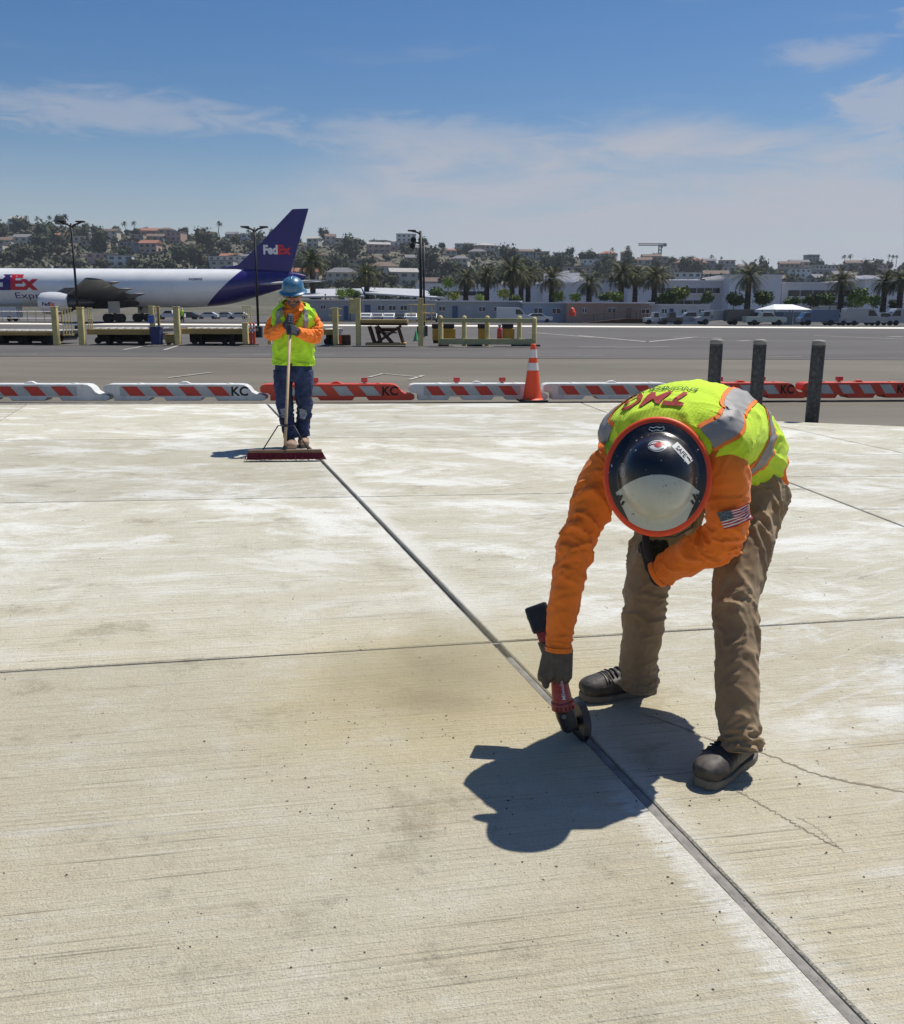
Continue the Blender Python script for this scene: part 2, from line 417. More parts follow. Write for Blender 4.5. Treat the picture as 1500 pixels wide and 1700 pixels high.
# ================================================================== THE SETTING
def line(a, b): p, q = G(*a)[:2], G(*b)[:2]; return p, nrm(q - p)
def meet(l, k):
    (p, d), (q, e) = l, k
    t = np.linalg.solve(np.array([[d[0], -e[0]], [d[1], -e[1]]]), q - p); return p + d * t[0]
def shift(l, v): return l[0] + np.array(v), l[1]
L1 = line((1430, 1700), (455, 683)); L2 = line((1500, 874), (990, 678.5)); L3 = line((1500, 752.4), (1312.8, 711.5))
L0 = shift(L1, (-3.7, 0)); L4 = shift(L3, (3.6, 0)); LM = shift(L0, (-3.7, 0))
TA = line((0, 1115), (1500, 1024)); TB = line((0, 835), (750, 822)); TCC = line((0, 731), (970, 724))
TN = shift(TA, (0, -3.3)); TE = line((0, 672), (1250, 668))
R0 = line((1330, 946), (1500, 944)); R3 = line((1330, 846), (1500, 845)); R2 = line((1312, 791), (1500, 791)); R1 = line((1312, 753.4), (1500, 754.5)); RE = line((1310, 700), (1500, 708))
RN = shift(R0, (0, -2.6))
JD = L1[1]; JN = np.array([JD[1], -JD[0]])          # along the sawn joint, and to its right
BD = TA[1]

def concrete():
    s = NT('broomed_concrete')
    u = s.math('ADD', s.math('MULTIPLY', s.x, float(BD[0])), s.math('MULTIPLY', s.y, float(BD[1])))
    v = s.math('SUBTRACT', s.math('MULTIPLY', s.y, float(BD[0])), s.math('MULTIPLY', s.x, float(BD[1])))
    big = s.noise(s.pos, 0.55, 7, 0.6, 0.3); mid = s.noise(s.pos, 2.3, 10, 0.76, 0.25); fine = s.noise(s.pos, 90, 4, 0.7)
    streak = s.noise(s.comb(s.math('MULTIPLY', u, 1.1), s.math('MULTIPLY', v, 42.0)), 1.0, 6, 0.72, 0.15)
    streak2 = s.noise(s.comb(s.math('MULTIPLY', u, 0.5), s.math('MULTIPLY', v, 7.0), 4.0), 1.0, 6, 0.7, 0.3)
    grit = s.noise(s.pos, 38, 5, 0.75)
    col = s.mix(s.step(big, 0.34, 0.66), (0.475, 0.440, 0.345), (0.535, 0.512, 0.430))
    tan_ = s.math('MULTIPLY', s.step(s.y, 5.4, 2.6), s.step(big, 0.25, 0.60, 0.55, 0.95)); col = s.mix(tan_, col, (0.520, 0.466, 0.345))
    col = s.mix(s.step(mid, 0.50, 0.72, 0, 0.75), col, (0.63, 0.615, 0.56))
    col = s.mix(s.step(mid, 0.47, 0.31, 0, 0.82), col, (0.29, 0.255, 0.185))
    col = s.mix(s.step(streak2, 0.54, 0.70, 0, 0.50), col, (0.62, 0.605, 0.575))
    col = s.mix(s.step(streak2, 0.44, 0.28, 0, 0.34), col, (0.27, 0.24, 0.195))
    col = s.mix(s.step(streak, 0.56, 0.74, 0, 0.22), col, (0.60, 0.57, 0.51))
    col = s.mix(s.step(streak, 0.44, 0.24, 0, 0.62), col, (0.20, 0.18, 0.135))
    col = s.mix(s.step(grit, 0.42, 0.24, 0, 0.60), col, (0.19, 0.17, 0.13))
    sand = s.noise(s.pos, 170, 3, 0.6); col = s.mix(s.step(sand, 0.46, 0.28, 0, 0.62), col, (0.24, 0.215, 0.16)); col = s.mix(s.step(sand, 0.54, 0.74, 0, 0.45), col, (0.70, 0.675, 0.60))
    lin = s.noise(s.comb(s.math('MULTIPLY', u, 1.3), s.math('MULTIPLY', v, 84.0), 2.0), 1.0, 5, 0.62, 0.08); lm = s.step(s.noise(s.pos, 1.6, 4, 0.6), 0.36, 0.60, 0.35, 1.0); col = s.mix(s.math('MULTIPLY', s.step(lin, 0.43, 0.31, 0, 0.72), lm), col, (0.17, 0.15, 0.11)); col = s.mix(s.math('MULTIPLY', s.step(lin, 0.57, 0.70, 0, 0.5), lm), col, (0.68, 0.65, 0.57))
    col = s.mix(s.step(fine, 0.58, 0.80, 0, 0.35), col, (0.62, 0.59, 0.53))
    # drag marks of a machine, diagonal, on the far slabs
    w = s.noise(s.comb(s.math('MULTIPLY', s.math('ADD', s.math('MULTIPLY', s.x, 0.82), s.math('MULTIPLY', s.y, 0.57)), 1.2), s.math('MULTIPLY', s.math('SUBTRACT', s.math('MULTIPLY', s.y, 0.82), s.math('MULTIPLY', s.x, 0.57)), 16.0), 9.0), 1.0, 5, 0.7, 0.2)
    right = s.step(s.math('SUBTRACT', s.math('MULTIPLY', s.math('SUBTRACT', s.x, float(L1[0][0])), float(JN[0])), s.math('MULTIPLY', s.math('SUBTRACT', s.y, float(L1[0][1])), -float(JN[1]))), 0.2, 1.2)
    col = s.mix(s.math('MULTIPLY', s.step(w, 0.52, 0.68, 0, 0.75), right), col, (0.63, 0.62, 0.60))
    chalk = s.noise(s.comb(s.math('MULTIPLY', s.x, 0.9), s.math('MULTIPLY', s.y, 1.5), 6.0), 1.0, 10, 0.74, 0.4); col = s.mix(s.math('MULTIPLY', s.step(chalk, 0.47, 0.62, 0, 0.90), s.step(s.math('ADD', s.y, s.math('MULTIPLY', right, 4.0)), 3.2, 6.5, 0.12, 1.0)), col, (0.70, 0.70, 0.675))
    # pale cutting dust lying on the near side of the sawn joint, ragged along the broom lines
    dd = s.math('ADD', s.math('MULTIPLY', s.math('SUBTRACT', s.x, float(L1[0][0])), float(JN[0])), s.math('MULTIPLY', s.math('SUBTRACT', s.y, float(L1[0][1])), float(JN[1])))
    rag = s.math('ADD', dd, s.math('MULTIPLY', s.math('SUBTRACT', streak, 0.5), 0.30))
    band = s.math('MULTIPLY', s.step(rag, -0.115, -0.055), s.step(dd, 0.03, -0.02))
    band = s.math('MULTIPLY', band, s.step(s.y, 2.75, 2.45))
    band2 = s.math('MULTIPLY', s.math('MULTIPLY', s.step(rag, -0.20, -0.04), s.step(rag, 0.16, 0.03)), s.math('MULTIPLY', s.step(s.y, 3.8, 5.5), s.step(mid, 0.36, 0.62, 0.15, 0.75)))
    band3 = s.math('MULTIPLY', s.math('MULTIPLY', s.step(dd, 0.015, 0.03), s.step(rag, 0.10, 0.03)), 0.5)
    col = s.mix(s.math('MULTIPLY', band, s.step(grit, 0.30, 0.62, 0.45, 0.92)), col, (0.70, 0.685, 0.64))
    col = s.mix(band2, col, (0.68, 0.67, 0.64)); col = s.mix(band3, col, (0.62, 0.60, 0.55))
    # settled tan dust beside the saw
    c0 = G(745, 1140)
    ex = s.math('DIVIDE', s.math('SUBTRACT', s.x, float(c0[0])), 0.85); ey = s.math('DIVIDE', s.math('SUBTRACT', s.y, float(c0[1])), 0.85)
    rr = s.math('SQRT', s.math('ADD', s.math('MULTIPLY', ex, ex), s.math('MULTIPLY', ey, ey)))
    blot = s.math('MULTIPLY', s.step(s.math('ADD', rr, s.math('MULTIPLY', s.math('SUBTRACT', mid, 0.5), 0.8)), 1.25, 0.25), 0.66)
    col = s.mix(blot, col, (0.50, 0.42, 0.245))
    c1 = G(715, 1165)
    ex = s.math('DIVIDE', s.math('SUBTRACT', s.x, float(c1[0])), 0.24); ey = s.math('DIVIDE', s.math('SUBTRACT', s.y, float(c1[1])), 0.13)
    rr = s.math('SQRT', s.math('ADD', s.math('MULTIPLY', ex, ex), s.math('MULTIPLY', ey, ey)))
    col = s.mix(s.math('MULTIPLY', s.step(s.math('ADD', rr, s.math('MULTIPLY', s.math('SUBTRACT', mid, 0.5), 1.6)), 1.2, 0.2), 0.32), col, (0.22, 0.18, 0.12))
    # worn dark patches far off by the barriers
    oi = s.n('ShaderNodeObjectInfo'); tone = s.step(oi.outputs['Random'], 0.0, 1.0, -0.08, 0.07)
    hs = s.n('ShaderNodeHueSaturation'); s.lk(col, hs.inputs['Color']); s.lk(s.math('ADD', tone, 1.02), hs.inputs['Value'])
    # small dark pits
    vo = s.n('ShaderNodeTexVoronoi'); vo.inputs['Scale'].default_value = 26; s.lk(s.pos, vo.inputs['Vector'])
    pit = s.math('MULTIPLY', s.step(vo.outputs['Distance'], 0.14, 0.06), s.step(s.noise(s.pos, 9, 3, 0.6), 0.56, 0.64))
    mu = s.n('ShaderNodeMix'); mu.data_type = 'RGBA'; mu.blend_type = 'MULTIPLY'; mu.inputs[0].default_value = 1.0; s.lk(hs.outputs[0], mu.inputs[6]); mu.inputs[7].default_value = (1.0, 1.0, 0.955, 1)
    col = s.mix(s.math('MULTIPLY', pit, 0.75), mu.outputs[2], (0.09, 0.08, 0.07))
    h = s.math('ADD', s.math('MULTIPLY', streak, 1.0), s.math('ADD', s.math('MULTIPLY', fine, 0.35), s.math('SUBTRACT', s.math('MULTIPLY', grit, 0.9), s.math('MULTIPLY', pit, 0.8))))
    s.bump(s.math('ADD', s.math('MULTIPLY_ADD', lin, 1.4, h), s.math('MULTIPLY', sand, 0.5)), 1.0, 0.008)
    s.b.inputs['Specular IOR Level'].default_value = 0.25
    return s.done(col, s.step(big, 0.3, 0.7, 0.75, 0.92))
M_conc = concrete()
def asphalt(name, c0, c1, c2):
    s = NT(name)
    big = s.noise(s.comb(s.math('MULTIPLY', s.x, 0.05), s.math('MULTIPLY', s.y, 0.22)), 1.0, 7, 0.65, 0.4); mid = s.noise(s.comb(s.math('MULTIPLY', s.x, 0.5), s.math('MULTIPLY', s.y, 1.6)), 1.0, 7, 0.7, 0.3); fine = s.noise(s.pos, 30, 4, 0.7)
    col = s.mix(s.step(big, 0.35, 0.65), c0, c1); col = s.mix(s.step(mid, 0.54, 0.75, 0, 0.55), col, c2); col = s.mix(s.step(mid, 0.44, 0.25, 0, 0.5), col, tuple(k * 0.55 for k in c0))
    col = s.mix(s.step(fine, 0.45, 0.2, 0, 0.5), col, tuple(k * 0.5 for k in c0))
    s.bump(fine, 0.5, 0.01); s.b.inputs['Specular IOR Level'].default_value = 0.3
    return s.done(col, 0.9)
M_asph = asphalt('worn_asphalt', (0.128, 0.114, 0.088), (0.170, 0.152, 0.118), (0.23, 0.21, 0.168))
M_tar = asphalt('dark_asphalt', (0.085, 0.079, 0.073), (0.115, 0.107, 0.098), (0.16, 0.15, 0.138))
M_seal = pm('joint_sealant', (0.13, 0.125, 0.115), 0.8, var=0.35, vs=14, bump=0.5, bs=50, dirt=(0.36, 0.34, 0.30), dirt_amt=0.7, dirt_s=9)
M_paint = pm('road_paint', (0.40, 0.38, 0.335), 0.8, var=0.25, vs=4, dirt=(0.16, 0.15, 0.13), dirt_amt=0.8, dirt_s=2.5)
M_paintw = pm('white_line_paint', (0.74, 0.70, 0.60), 0.8, var=0.12, vs=1)

def struct(o): o['kind'] = 'structure'; return o
struct(raw('ground', [(-3000, -300, -0.06), (3000, -300, -0.06), (3000, 4000, -0.06), (-3000, 4000, -0.06)], [(0, 1, 2, 3)], M_asph))
struct(raw('tarmac', [(-260, 31, -0.05), (260, 31, -0.05), (260, 330, -0.05), (-260, 330, -0.05)], [(0, 1, 2, 3)], M_tar))
pave = struct(raw('pavement', [(-16, -4, -0.026), (9.5, -4, -0.026), (9.5, 12.0, -0.026), (4.0, 12.0, -0.026), (4.0, 15.0, -0.026), (-16, 15.0, -0.026)], [(0, 1, 2, 3, 4, 5)], M_seal))
def slab(quad, gaps):
    """one concrete slab: corner points in order, and how far each side stands back from the joint"""
    q = [np.array(p) for p in quad]; c = sum(q) / 4; ls = []
    for i in range(4):
        a, b = q[i], q[(i + 1) % 4]; d = nrm(b - a); n = np.array([-d[1], d[0]])
        if n @ (c - a) < 0: n = -n
        ls.append((a, d, n, gaps[i]))
    def inset(e): return [meet((ls[i - 1][0] + ls[i - 1][2] * (ls[i - 1][3] + e), ls[i - 1][1]), (ls[i][0] + ls[i][2] * (ls[i][3] + e), ls[i][1])) for i in range(4)]
    V = [(*p, -0.12) for p in inset(0)] + [(*p, -0.005) for p in inset(0)] + [(*p, 0.0) for p in inset(0.005)]
    F = [(8, 9, 10, 11)] + [(k + i, k + (i + 1) % 4, k + 4 + (i + 1) % 4, k + 4 + i) for k in (0, 4) for i in range(4)]
    o = raw('concrete_slab', V, F, M_conc, pave)
    bm = bmesh.new(); bm.from_mesh(o.data); bmesh.ops.recalc_face_normals(bm, faces=bm.faces); bm.to_mesh(o.data); bm.free()
    return o
strips = [(LM, L0, [TN, TA, TB, TCC, TE]), (L0, L1, [TN, TA, TB, TCC, TE]), (L1, L2, [TN, TA, TB, TCC, TE]), (L2, L3, [RN, R0, R3, R2, R1, RE]), (L3, L4, [RN, R0, R3, R2, R1, RE])]
for la, lb, ts in strips:
    for k in range(len(ts) - 1):
        g = {id(L1): 0.017, id(L2): 0.011, id(TA): 0.010, id(TB): 0.011, id(TCC): 0.014}
        quad = [meet(la, ts[k]), meet(lb, ts[k]), meet(lb, ts[k + 1]), meet(la, ts[k + 1])]
        slab(quad, [g.get(id(ts[k]), 0.009), g.get(id(lb), 0.009), g.get(id(ts[k + 1]), 0.009), g.get(id(la), 0.009)])
LX = line((1292, 700), (1250, 668)); slab([meet(L2, RE), meet(LX, RE), meet(LX, TE), meet(L2, TE)], [.009] * 4)
# filler strip standing almost flush in the sawn joint
def joint_strip(l, w, t0, t1, z, name='joint_filler'):
    p0, d = l; n = np.array([d[1], -d[0]]); V = []; F = []; m = 120
    for i in range(m + 1):
        t = t0 + (t1 - t0) * i / m; c = p0 + d * t
        k = 0.0015 * noise.noise(Vector((t * 9, 1, 2)))
        for a, zz in ((-w, z - 0.02), (-w, z + k), (0, z + 0.002 + k), (w, z + k), (w, z - 0.02)): V.append((*(c + n * (a + 0.6 * k)), zz))
    for i in range(m): F += [(i * 5 + j, i * 5 + j + 1, (i + 1) * 5 + j + 1, (i + 1) * 5 + j) for j in range(4)]
    return raw(name, V, F, M_filler, pave)
M_filler = pm('joint_filler_grey', (0.24, 0.225, 0.20), 0.75, var=0.3, vs=18, bump=0.5, bs=70, dirt=(0.06, 0.055, 0.05), dirt_amt=0.7, dirt_s=6)
joint_strip(L1, 0.0135, -0.6, 2.15, -0.007)
joint_strip(TA, 0.006, -2.0, 6.5, -0.009)
# cracks wandering across the near slabs
M_crack = pm('crack_dirt', (0.235, 0.20, 0.145), 0.9, var=0.3, vs=30)
def crack(pts, w, seed):
    P = catmull([G(*p)[:2] for p in pts], 160); V = []; F = []
    for i, p in enumerate(P):
        d = nrm(P[min(i + 1, 159)] - P[max(i - 1, 0)]); n = np.array([-d[1], d[0]])
        j = 0.012 * noise.noise(Vector((i * 0.21, seed, 0))) + 0.006 * noise.noise(Vector((i * 0.9, seed, 3)))
        ww = w * (0.35 + 0.9 * abs(noise.noise(Vector((i * 0.17, seed, 7))))) * min(1, i / 12, (159 - i) / 12)
        V += [(*(p + n * (j - ww)), 0.0012), (*(p + n * (j + ww)), 0.0012)]
    F = [(2 * i, 2 * i + 1, 2 * i + 3, 2 * i + 2) for i in range(159)]
    return raw('crack', V, F, M_crack, pave)
crack([(1062, 1184), (1130, 1207), (1180, 1228), (1265, 1250), (1340, 1280), (1400, 1296), (1520, 1318)], 0.0085, 1)
crack([(1215, 1308), (1262, 1335), (1305, 1360), (1345, 1383), (1405, 1415)], 0.0055, 2)
crack([(1320, 1355), (1352, 1372), (1376, 1392), (1392, 1408)], 0.0022, 5)
# crumbs of concrete and grit lying about
gv = []; gf = []; rg = random.Random(3)
for i in range(900):
    if i < 500: x, y = rg.uniform(-200, 1700), 740 + 960 * rg.random() ** 1.3
    elif i < 720: x, y = rg.gauss(640, 190), rg.gauss(1230, 110)
    else: x, y = rg.gauss(1150, 230), rg.gauss(1380, 160)
    if y < 690 or y > 1720: continue
    p = G(x, y); r = rg.choice((0.0008, 0.001, 0.0012, 0.0016, 0.0024)) * rg.uniform(0.7, 1.3) * (1 + 0.15 * p[1]); o = len(gv)
    a = rg.random() * 6
    for k in range(5): gv.append((p[0] + r * rg.uniform(.7, 1.3) * math.cos(a + k * 1.2566), p[1] + r * rg.uniform(.7, 1.3) * math.sin(a + k * 1.2566), 0.0005))
    gv.append((p[0] + r * .2, p[1], r * rg.uniform(0.8, 1.4)))
    gf += [(o + k, o + (k + 1) % 5, o + 5) for k in range(5)]
tag(raw('grit', gv, gf, pm('grit_stone', (0.10, 0.09, 0.075), 0.9, var=0.4, vs=40)), 'small dark crumbs of grit scattered over the concrete slabs', 'grit', kind='stuff')
# painted lines on the asphalt
def stripe(name, a, b, w, mat, z=-0.044):
    p, q = G(*a, z), G(*b, z); d = nrm(q - p); n = np.array([-d[1], d[0], 0]) * w / 2
    return struct(raw(name, [p - n, q - n, q + n, p + n], [(0, 1, 2, 3)], mat))
for a, b, w, m in [((-40, 588), (62, 588), 0.14, M_paint), ((378, 588), (553, 588.5), 0.14, M_paint), ((835, 590), (1000, 590), 0.10, M_paint), ((1240, 593), (1330, 592), 0.10, M_paint),
                   ((205, 580.5), (248, 573), 0.14, M_paint), ((272, 581), (296, 573.5), 0.14, M_paint),
                   ((280, 627), (350, 618), 0.10, M_paint), ((612, 626), (636, 620), 0.09, M_paint), ((636, 620), (700, 626), 0.07, M_paint), ((680, 630), (702, 623), 0.1, M_paint),
                   ((960, 557), (1075, 567.5), 0.30, M_paint), ((1075, 567.5), (1155, 559.5), 0.30, M_paint), ((1115, 559.5), (1198, 560.5), 0.35, M_paint), ((880, 552), (985, 560), 0.3, M_paint),
                   ((960, 576), (1022, 575.5), 0.22, M_paint), ((1022, 576.5), (1110, 575.5), 0.22, M_paint), ((1225, 566), (1245, 565), 0.3, M_paint), ((1350, 557), (1500, 563), 0.3, M_paint), ((1475, 559), (1500, 558.5), 0.5, M_paint),
                   ((-80, 536.8), (1580, 545), 11.0, M_paintw)]:
    stripe('road_marking', a, b, w, m)
# ================================================================== PEOPLE
M_orange = pm('orange_shirt_cloth', (0.93, 0.215, 0.012), 0.85, var=0.10, vs=5, bump=0.25, bs=220, sheen=0.15, weave=420, bdist=0.0015, dirt=(0.60, 0.13, 0.02), dirt_amt=0.35, dirt_s=6, crease=(8, 0.42, (1, 1, 1.9)))
M_lime = pm('lime_vest_mesh', (0.63, 0.88, 0.02), 0.8, var=0.08, vs=6, bump=0.6, bs=150, weave=90, bdist=0.004, sheen=0.1, crease=(6, 0.5, (1.6, 1, .8)))
M_limed = pm('lime_vest_solid', (0.46, 0.78, 0.03), 0.8, var=0.14, vs=9, bump=0.3, bs=120, bdist=0.002, crease=(7, 0.8, (1.4, 1, .9)))
M_trim = pm('orange_vest_trim', (0.90, 0.20, 0.02), 0.75, var=0.06, vs=20, bump=0.2, bs=200, bdist=0.002)
M_refl = pm('silver_reflective_tape', (0.27, 0.262, 0.25), 0.62, metal=0.12, var=0.14, vs=14, bump=0.35, bs=25, bdist=0.004)
M_tan = pm('khaki_work_trousers', (0.275, 0.185, 0.098), 0.9, var=0.20, vs=7, bump=0.35, bs=160, weave=330, bdist=0.002, sheen=0.1, dirt=(0.38, 0.29, 0.18), dirt_amt=0.6, dirt_s=4, crease=(7, 0.42, (1, 1, 2.2)))
M_tanl = pm('khaki_seam_cloth', (0.26, 0.20, 0.13), 0.9, var=0.2, vs=9, bump=0.3, bs=160, bdist=0.002)
M_jean = pm('blue_denim', (0.014, 0.024, 0.070), 0.9, var=0.5, vs=9, bump=0.3, bs=120, bdist=0.002, dirt=(0.07, 0.10, 0.20), dirt_amt=0.6, dirt_s=6, crease=(7, 0.8, (1, 1, 1.8)))
M_fade = pm('faded_denim', (0.27, 0.29, 0.33), 0.9, var=0.35, vs=40, dirt=(0.05, 0.08, 0.16), dirt_amt=0.8, dirt_s=25)
M_glove = pm('grey_work_glove', (0.10, 0.086, 0.066), 0.85, var=0.3, vs=30, bump=0.4, bs=140, bdist=0.003, dirt=(0.16, 0.13, 0.09), dirt_amt=0.6, dirt_s=12)
M_gblack = pm('black_work_glove', (0.012, 0.012, 0.013), 0.8, var=0.3, vs=30, bump=0.4, bs=140, bdist=0.003)
M_gblue = pm('navy_work_glove', (0.030, 0.034, 0.052), 0.75, var=0.3, vs=40, bump=0.3, bs=100)
M_skin = pm('weathered_skin', (0.34, 0.155, 0.095), 0.55, var=0.15, vs=14, bump=0.2, bs=120, bdist=0.002)
M_boot = pm('dark_work_boot_leather', (0.036, 0.030, 0.027), 0.6, var=0.3, vs=14, bump=0.4, bs=70, bdist=0.003, dirt=(0.19, 0.165, 0.125), dirt_amt=0.6, dirt_s=15, crease=(14, .5, (1, 1, 1)))
M_sole = pm('rubber_boot_sole', (0.16, 0.14, 0.11), 0.8, var=0.2, vs=20, bump=0.4, bs=60, bdist=0.004, dirt=(0.05, 0.045, 0.04), dirt_amt=0.5, dirt_s=9)
M_tboot = pm('tan_suede_boot', (0.34, 0.225, 0.155), 0.85, var=0.2, vs=16, bump=0.3, bs=90)
M_black = pm('black_plastic', (0.014, 0.014, 0.016), 0.42, var=0.2, vs=20, bump=0.15, bs=90, bdist=0.002, dirt=(0.09, 0.085, 0.075), dirt_amt=0.35, dirt_s=14)
M_lace = pm('dark_lace', (0.02, 0.018, 0.018), 0.8)
M_red = pm('red_tool_plastic', (0.33, 0.014, 0.018), 0.45, var=0.15, vs=24, bump=0.15, bs=80, bdist=0.002, dirt=(0.32, 0.22, 0.18), dirt_amt=0.45, dirt_s=14)
M_steel = pm('worn_steel', (0.20, 0.17, 0.14), 0.5, metal=0.6, var=0.25, vs=20)
M_letr = pm('dark_red_print', (0.36, 0.035, 0.03), 0.8, var=0.1)
M_letg = pm('dark_green_print', (0.03, 0.10, 0.035), 0.8, var=0.1)
M_white = pm('white_print', (0.75, 0.75, 0.73), 0.6, var=0.05)

def boot(parent, toe, heel, ankle, mat, sole_mat, L=0.305, wk=1.0, shaft_r=0.058, lace=True):
    """work boot: heel on the ground at heel, pointing to toe, its shaft rising to ankle"""
    toe, heel, ankle = np.array(toe), np.array(heel), np.array(ankle); f = toe - heel; f[2] = 0; f = nrm(f); r = np.array([f[1], -f[0], 0]); up = np.array([0, 0, 1.0])
    o = heel; W = lambda x, y, z: o + f * x + r * y + up * z
    prof = [(-0.018, .030, .036, .062), (0.015, .042, .056, .072), (0.07, .045, .060, .070), (0.13, .049, .056, .068), (0.19, .059, .048, .062), (0.24, .061, .045, .058), (0.292, .053, .040, .052), (0.319, .030, .026, .046)]
    k = L / 0.305
    up_ = Sweep([(W(x * k, 0, .012 + (z - .012) * wk), a * wk, b * wk, r) for x, a, b, z in prof], folds(0.004, 9, 1.2, 4.0, w=bell([.55], [.16], .1)), 60)
    top = ankle + up * 0.03
    sh = Sweep([(W(0.055 * k, 0, 0.05), .045, .058, r), (W(0.05 * k, 0, 0.10), .046, .058, r), (top * .5 + W(0.045 * k, 0, 0.13) * .5, .048, .056, r), (top, shaft_r * .9, shaft_r * .9, r)], None, 40)
    up_o = union('boot', [up_.grid(40, 24), sh.grid(24, 24)], mat, parent, 0.0055, 4)
    out = [(-0.024, .020), (-0.014, .034), (0.03, .044), (0.09, .042), (0.15, .047), (0.21, .055), (0.26, .054), (0.298, .044), (0.320, .022)]
    poly = [(x * k, y * wk) for x, y in out] + [(x * k, -y * wk) for x, y in reversed(out)]
    mb = MB(); V = [W(x, y, 0.001) for x, y in poly] + [W(x, y, 0.024 + 0.008 * max(0, (x - .2) / .1)) for x, y in poly]; n = len(poly)
    mb.add(V, [tuple(range(n)), tuple(reversed(range(n, 2 * n)))] + [(i, n + i, n + (i + 1) % n, (i + 1) % n) for i in range(n)])
    mb.build('sole', sole_mat, up_o, bevel=0.004, seg=2, smooth=False)
    for i_, sc in enumerate((.60, .635, .67)):
        MB().tube([up_.at(sc, (1 if up_.N[30][2] > 0 else -1) * math.pi / 2 + a, .0012) for a in np.linspace(-1.1, 1.1, 9)], .0022, 6).build('stitching', mat, up_o, smooth=True)
    if lace:
        lm = MB()
        for i in range(5):
            s = 0.42 + i * 0.05; q = [up_.at(s, math.pi / 2 + a, 0.003) for a in (-0.75, -0.35, 0, 0.35, 0.75)] if up_.at(s, math.pi / 2)[2] > up_.at(s, -math.pi / 2)[2] else [up_.at(s, -math.pi / 2 + a, 0.003) for a in (-0.75, -0.35, 0, 0.35, 0.75)]
            lm.tube(q, 0.0032, 6)
        lm.build('laces', M_lace, up_o, smooth=True)
    return up_o
def glove(name, wrist, palm_end, across, back, curls, thumb, mat, parent, r=0.0105, w=0.088, voxel=0.0035, flen=0.075):
    """glove on a hand with palm, four unequal bent fingers and a thumb. across: from little finger to index; back: out of the back of the hand;
    curls: bend of each of the three joints in radians; thumb: list of points from the side of the palm"""
    wrist, palm_end = np.array(wrist), np.array(palm_end); d = nrm(palm_end - wrist); ac = nrm(np.array(across) - d * (np.array(across) @ d)); bk = np.cross(d, ac)
    if bk @ np.array(back) < 0: bk = -bk
    P = []
    for t in (-0.40, -0.13, 0.13, 0.40): P.append(capsule(wrist + ac * t * w * 0.75, palm_end + ac * t * w, 0.019, 0.0165, 12))
    P.append(capsule(wrist - d * 0.03, wrist + d * 0.02, 0.034, 0.036, 16, 0.8, ac))
    for k, (t, lf) in enumerate(((-0.42, 0.80), (-0.14, 0.96), (0.14, 1.0), (0.42, 0.93))):
        p = palm_end + ac * t * w; ang = 0.0; pts = [p - d * 0.01]; rs = [r * 1.25]
        for j, ln in enumerate((0.44, 0.32, 0.26)):
            ang += curls[j] * (1 + 0.06 * (k - 1.5)); p = p + (d * math.cos(ang) - bk * math.sin(ang)) * flen * lf * ln; pts.append(p); rs.append(r * (1.12, 1.02, 0.85)[j])
        P += chain(pts, rs, 10)
    tp = [np.array(q) for q in thumb]; P += chain(tp, [0.017, 0.0145, 0.0115][:len(tp)] if len(tp) <= 3 else [0.017, 0.015, 0.013, 0.011], 10)
    return union(name, P, mat, parent, voxel, 1)

# ------------------------------------------------------------------ the worker bent over the joint
me0 = G(1150, 1240)
W1 = thing('person', 'worker bent over the joint in orange shirt, lime vest and black hard hat', 'person', tuple(me0))
hipL, hipR = D(1258, 812, 3.15), D(1125, 838, 3.30)
legL = [(hipL, .105, .115, (1, -.4, 0)), (D(1240, 890, 3.03), 0.0864, 0.0955, (1, -.3, 0)), (D(1224, 985, 2.91), 0.0746, 0.0819, (1, -.2, 0)), (D(1222, 1070, 2.83), 0.0692, 0.0764, (1, -.2, 0)), (D(1224, 1160, 2.75), 0.0655, 0.0728, (1, -.2, 0)), (D(1227, 1222, 2.705), 0.0637, 0.0710, (1, -.2, 0)), (D(1228, 1246, 2.69), 0.0637, 0.0710, (1, -.2, 0))]
legR = [(hipR, .105, .115, (1, -.2, 0)), (D(1090, 900, 3.22), 0.0855, 0.0910, (1, -.1, 0)), (D(1073, 965, 3.16), 0.0764, 0.0819, (1, 0, 0)), (D(1068, 1030, 3.155), 0.0728, 0.0783, (1, 0, 0)), (D(1061, 1085, 3.17), 0.0655, 0.0728, (1, 0, 0)), (D(1060, 1118, 3.18), 0.0637, 0.0710, (1, 0, 0)), (D(1061, 1136, 3.185), 0.0637, 0.0728, (1, 0, 0))]
sp = [(.985, 3.31, .82), (.945, 3.21, .915), (.845, 3.09, 1.005), (.745, 2.97, 1.03), (.665, 2.87, 1.0), (.615, 2.80, .96)]
sd = [(.86, -.5, -.05)] * 2 + [(.87, -.48, 0), (.87, -.47, .05), (.87, -.47, .13), (.87, -.47, .13)]
pel0 = np.array(sp[0]); pelT = nrm(np.array(sp[1]) - pel0)
tr_w = lambda seed: folds(0.0088, 19, 0.7, seed, skew=1.3, fine=.4, w=lambda s: min(1, (1 - s) * 14) * (0.35 + 1.5 * math.exp(-((s - .12) / .16) ** 2) + 0.8 * math.exp(-((s - .42) / .13) ** 2) + 1.5 * math.exp(-((s - .86) / .12) ** 2)))
swLL = Sweep(legL, tr_w(1.0), 200); swLR = Sweep(legR, tr_w(5.0), 200)
swPel = Sweep([(pel0 - pelT * .12, .10, .09, sd[0]), (pel0 - pelT * .05, .165, .13, sd[0]), (pel0 + pelT * .03, .178, .138, sd[0]), (pel0 + pelT * .10, .172, .130, sd[0])], folds(0.012, 8, 1.4, 9.0), 100)
trousers = union('trousers', [swLL.grid(150, 64), swLR.grid(150, 64), swPel.grid(60, 72)], M_tan, W1, 0.0048, 0)
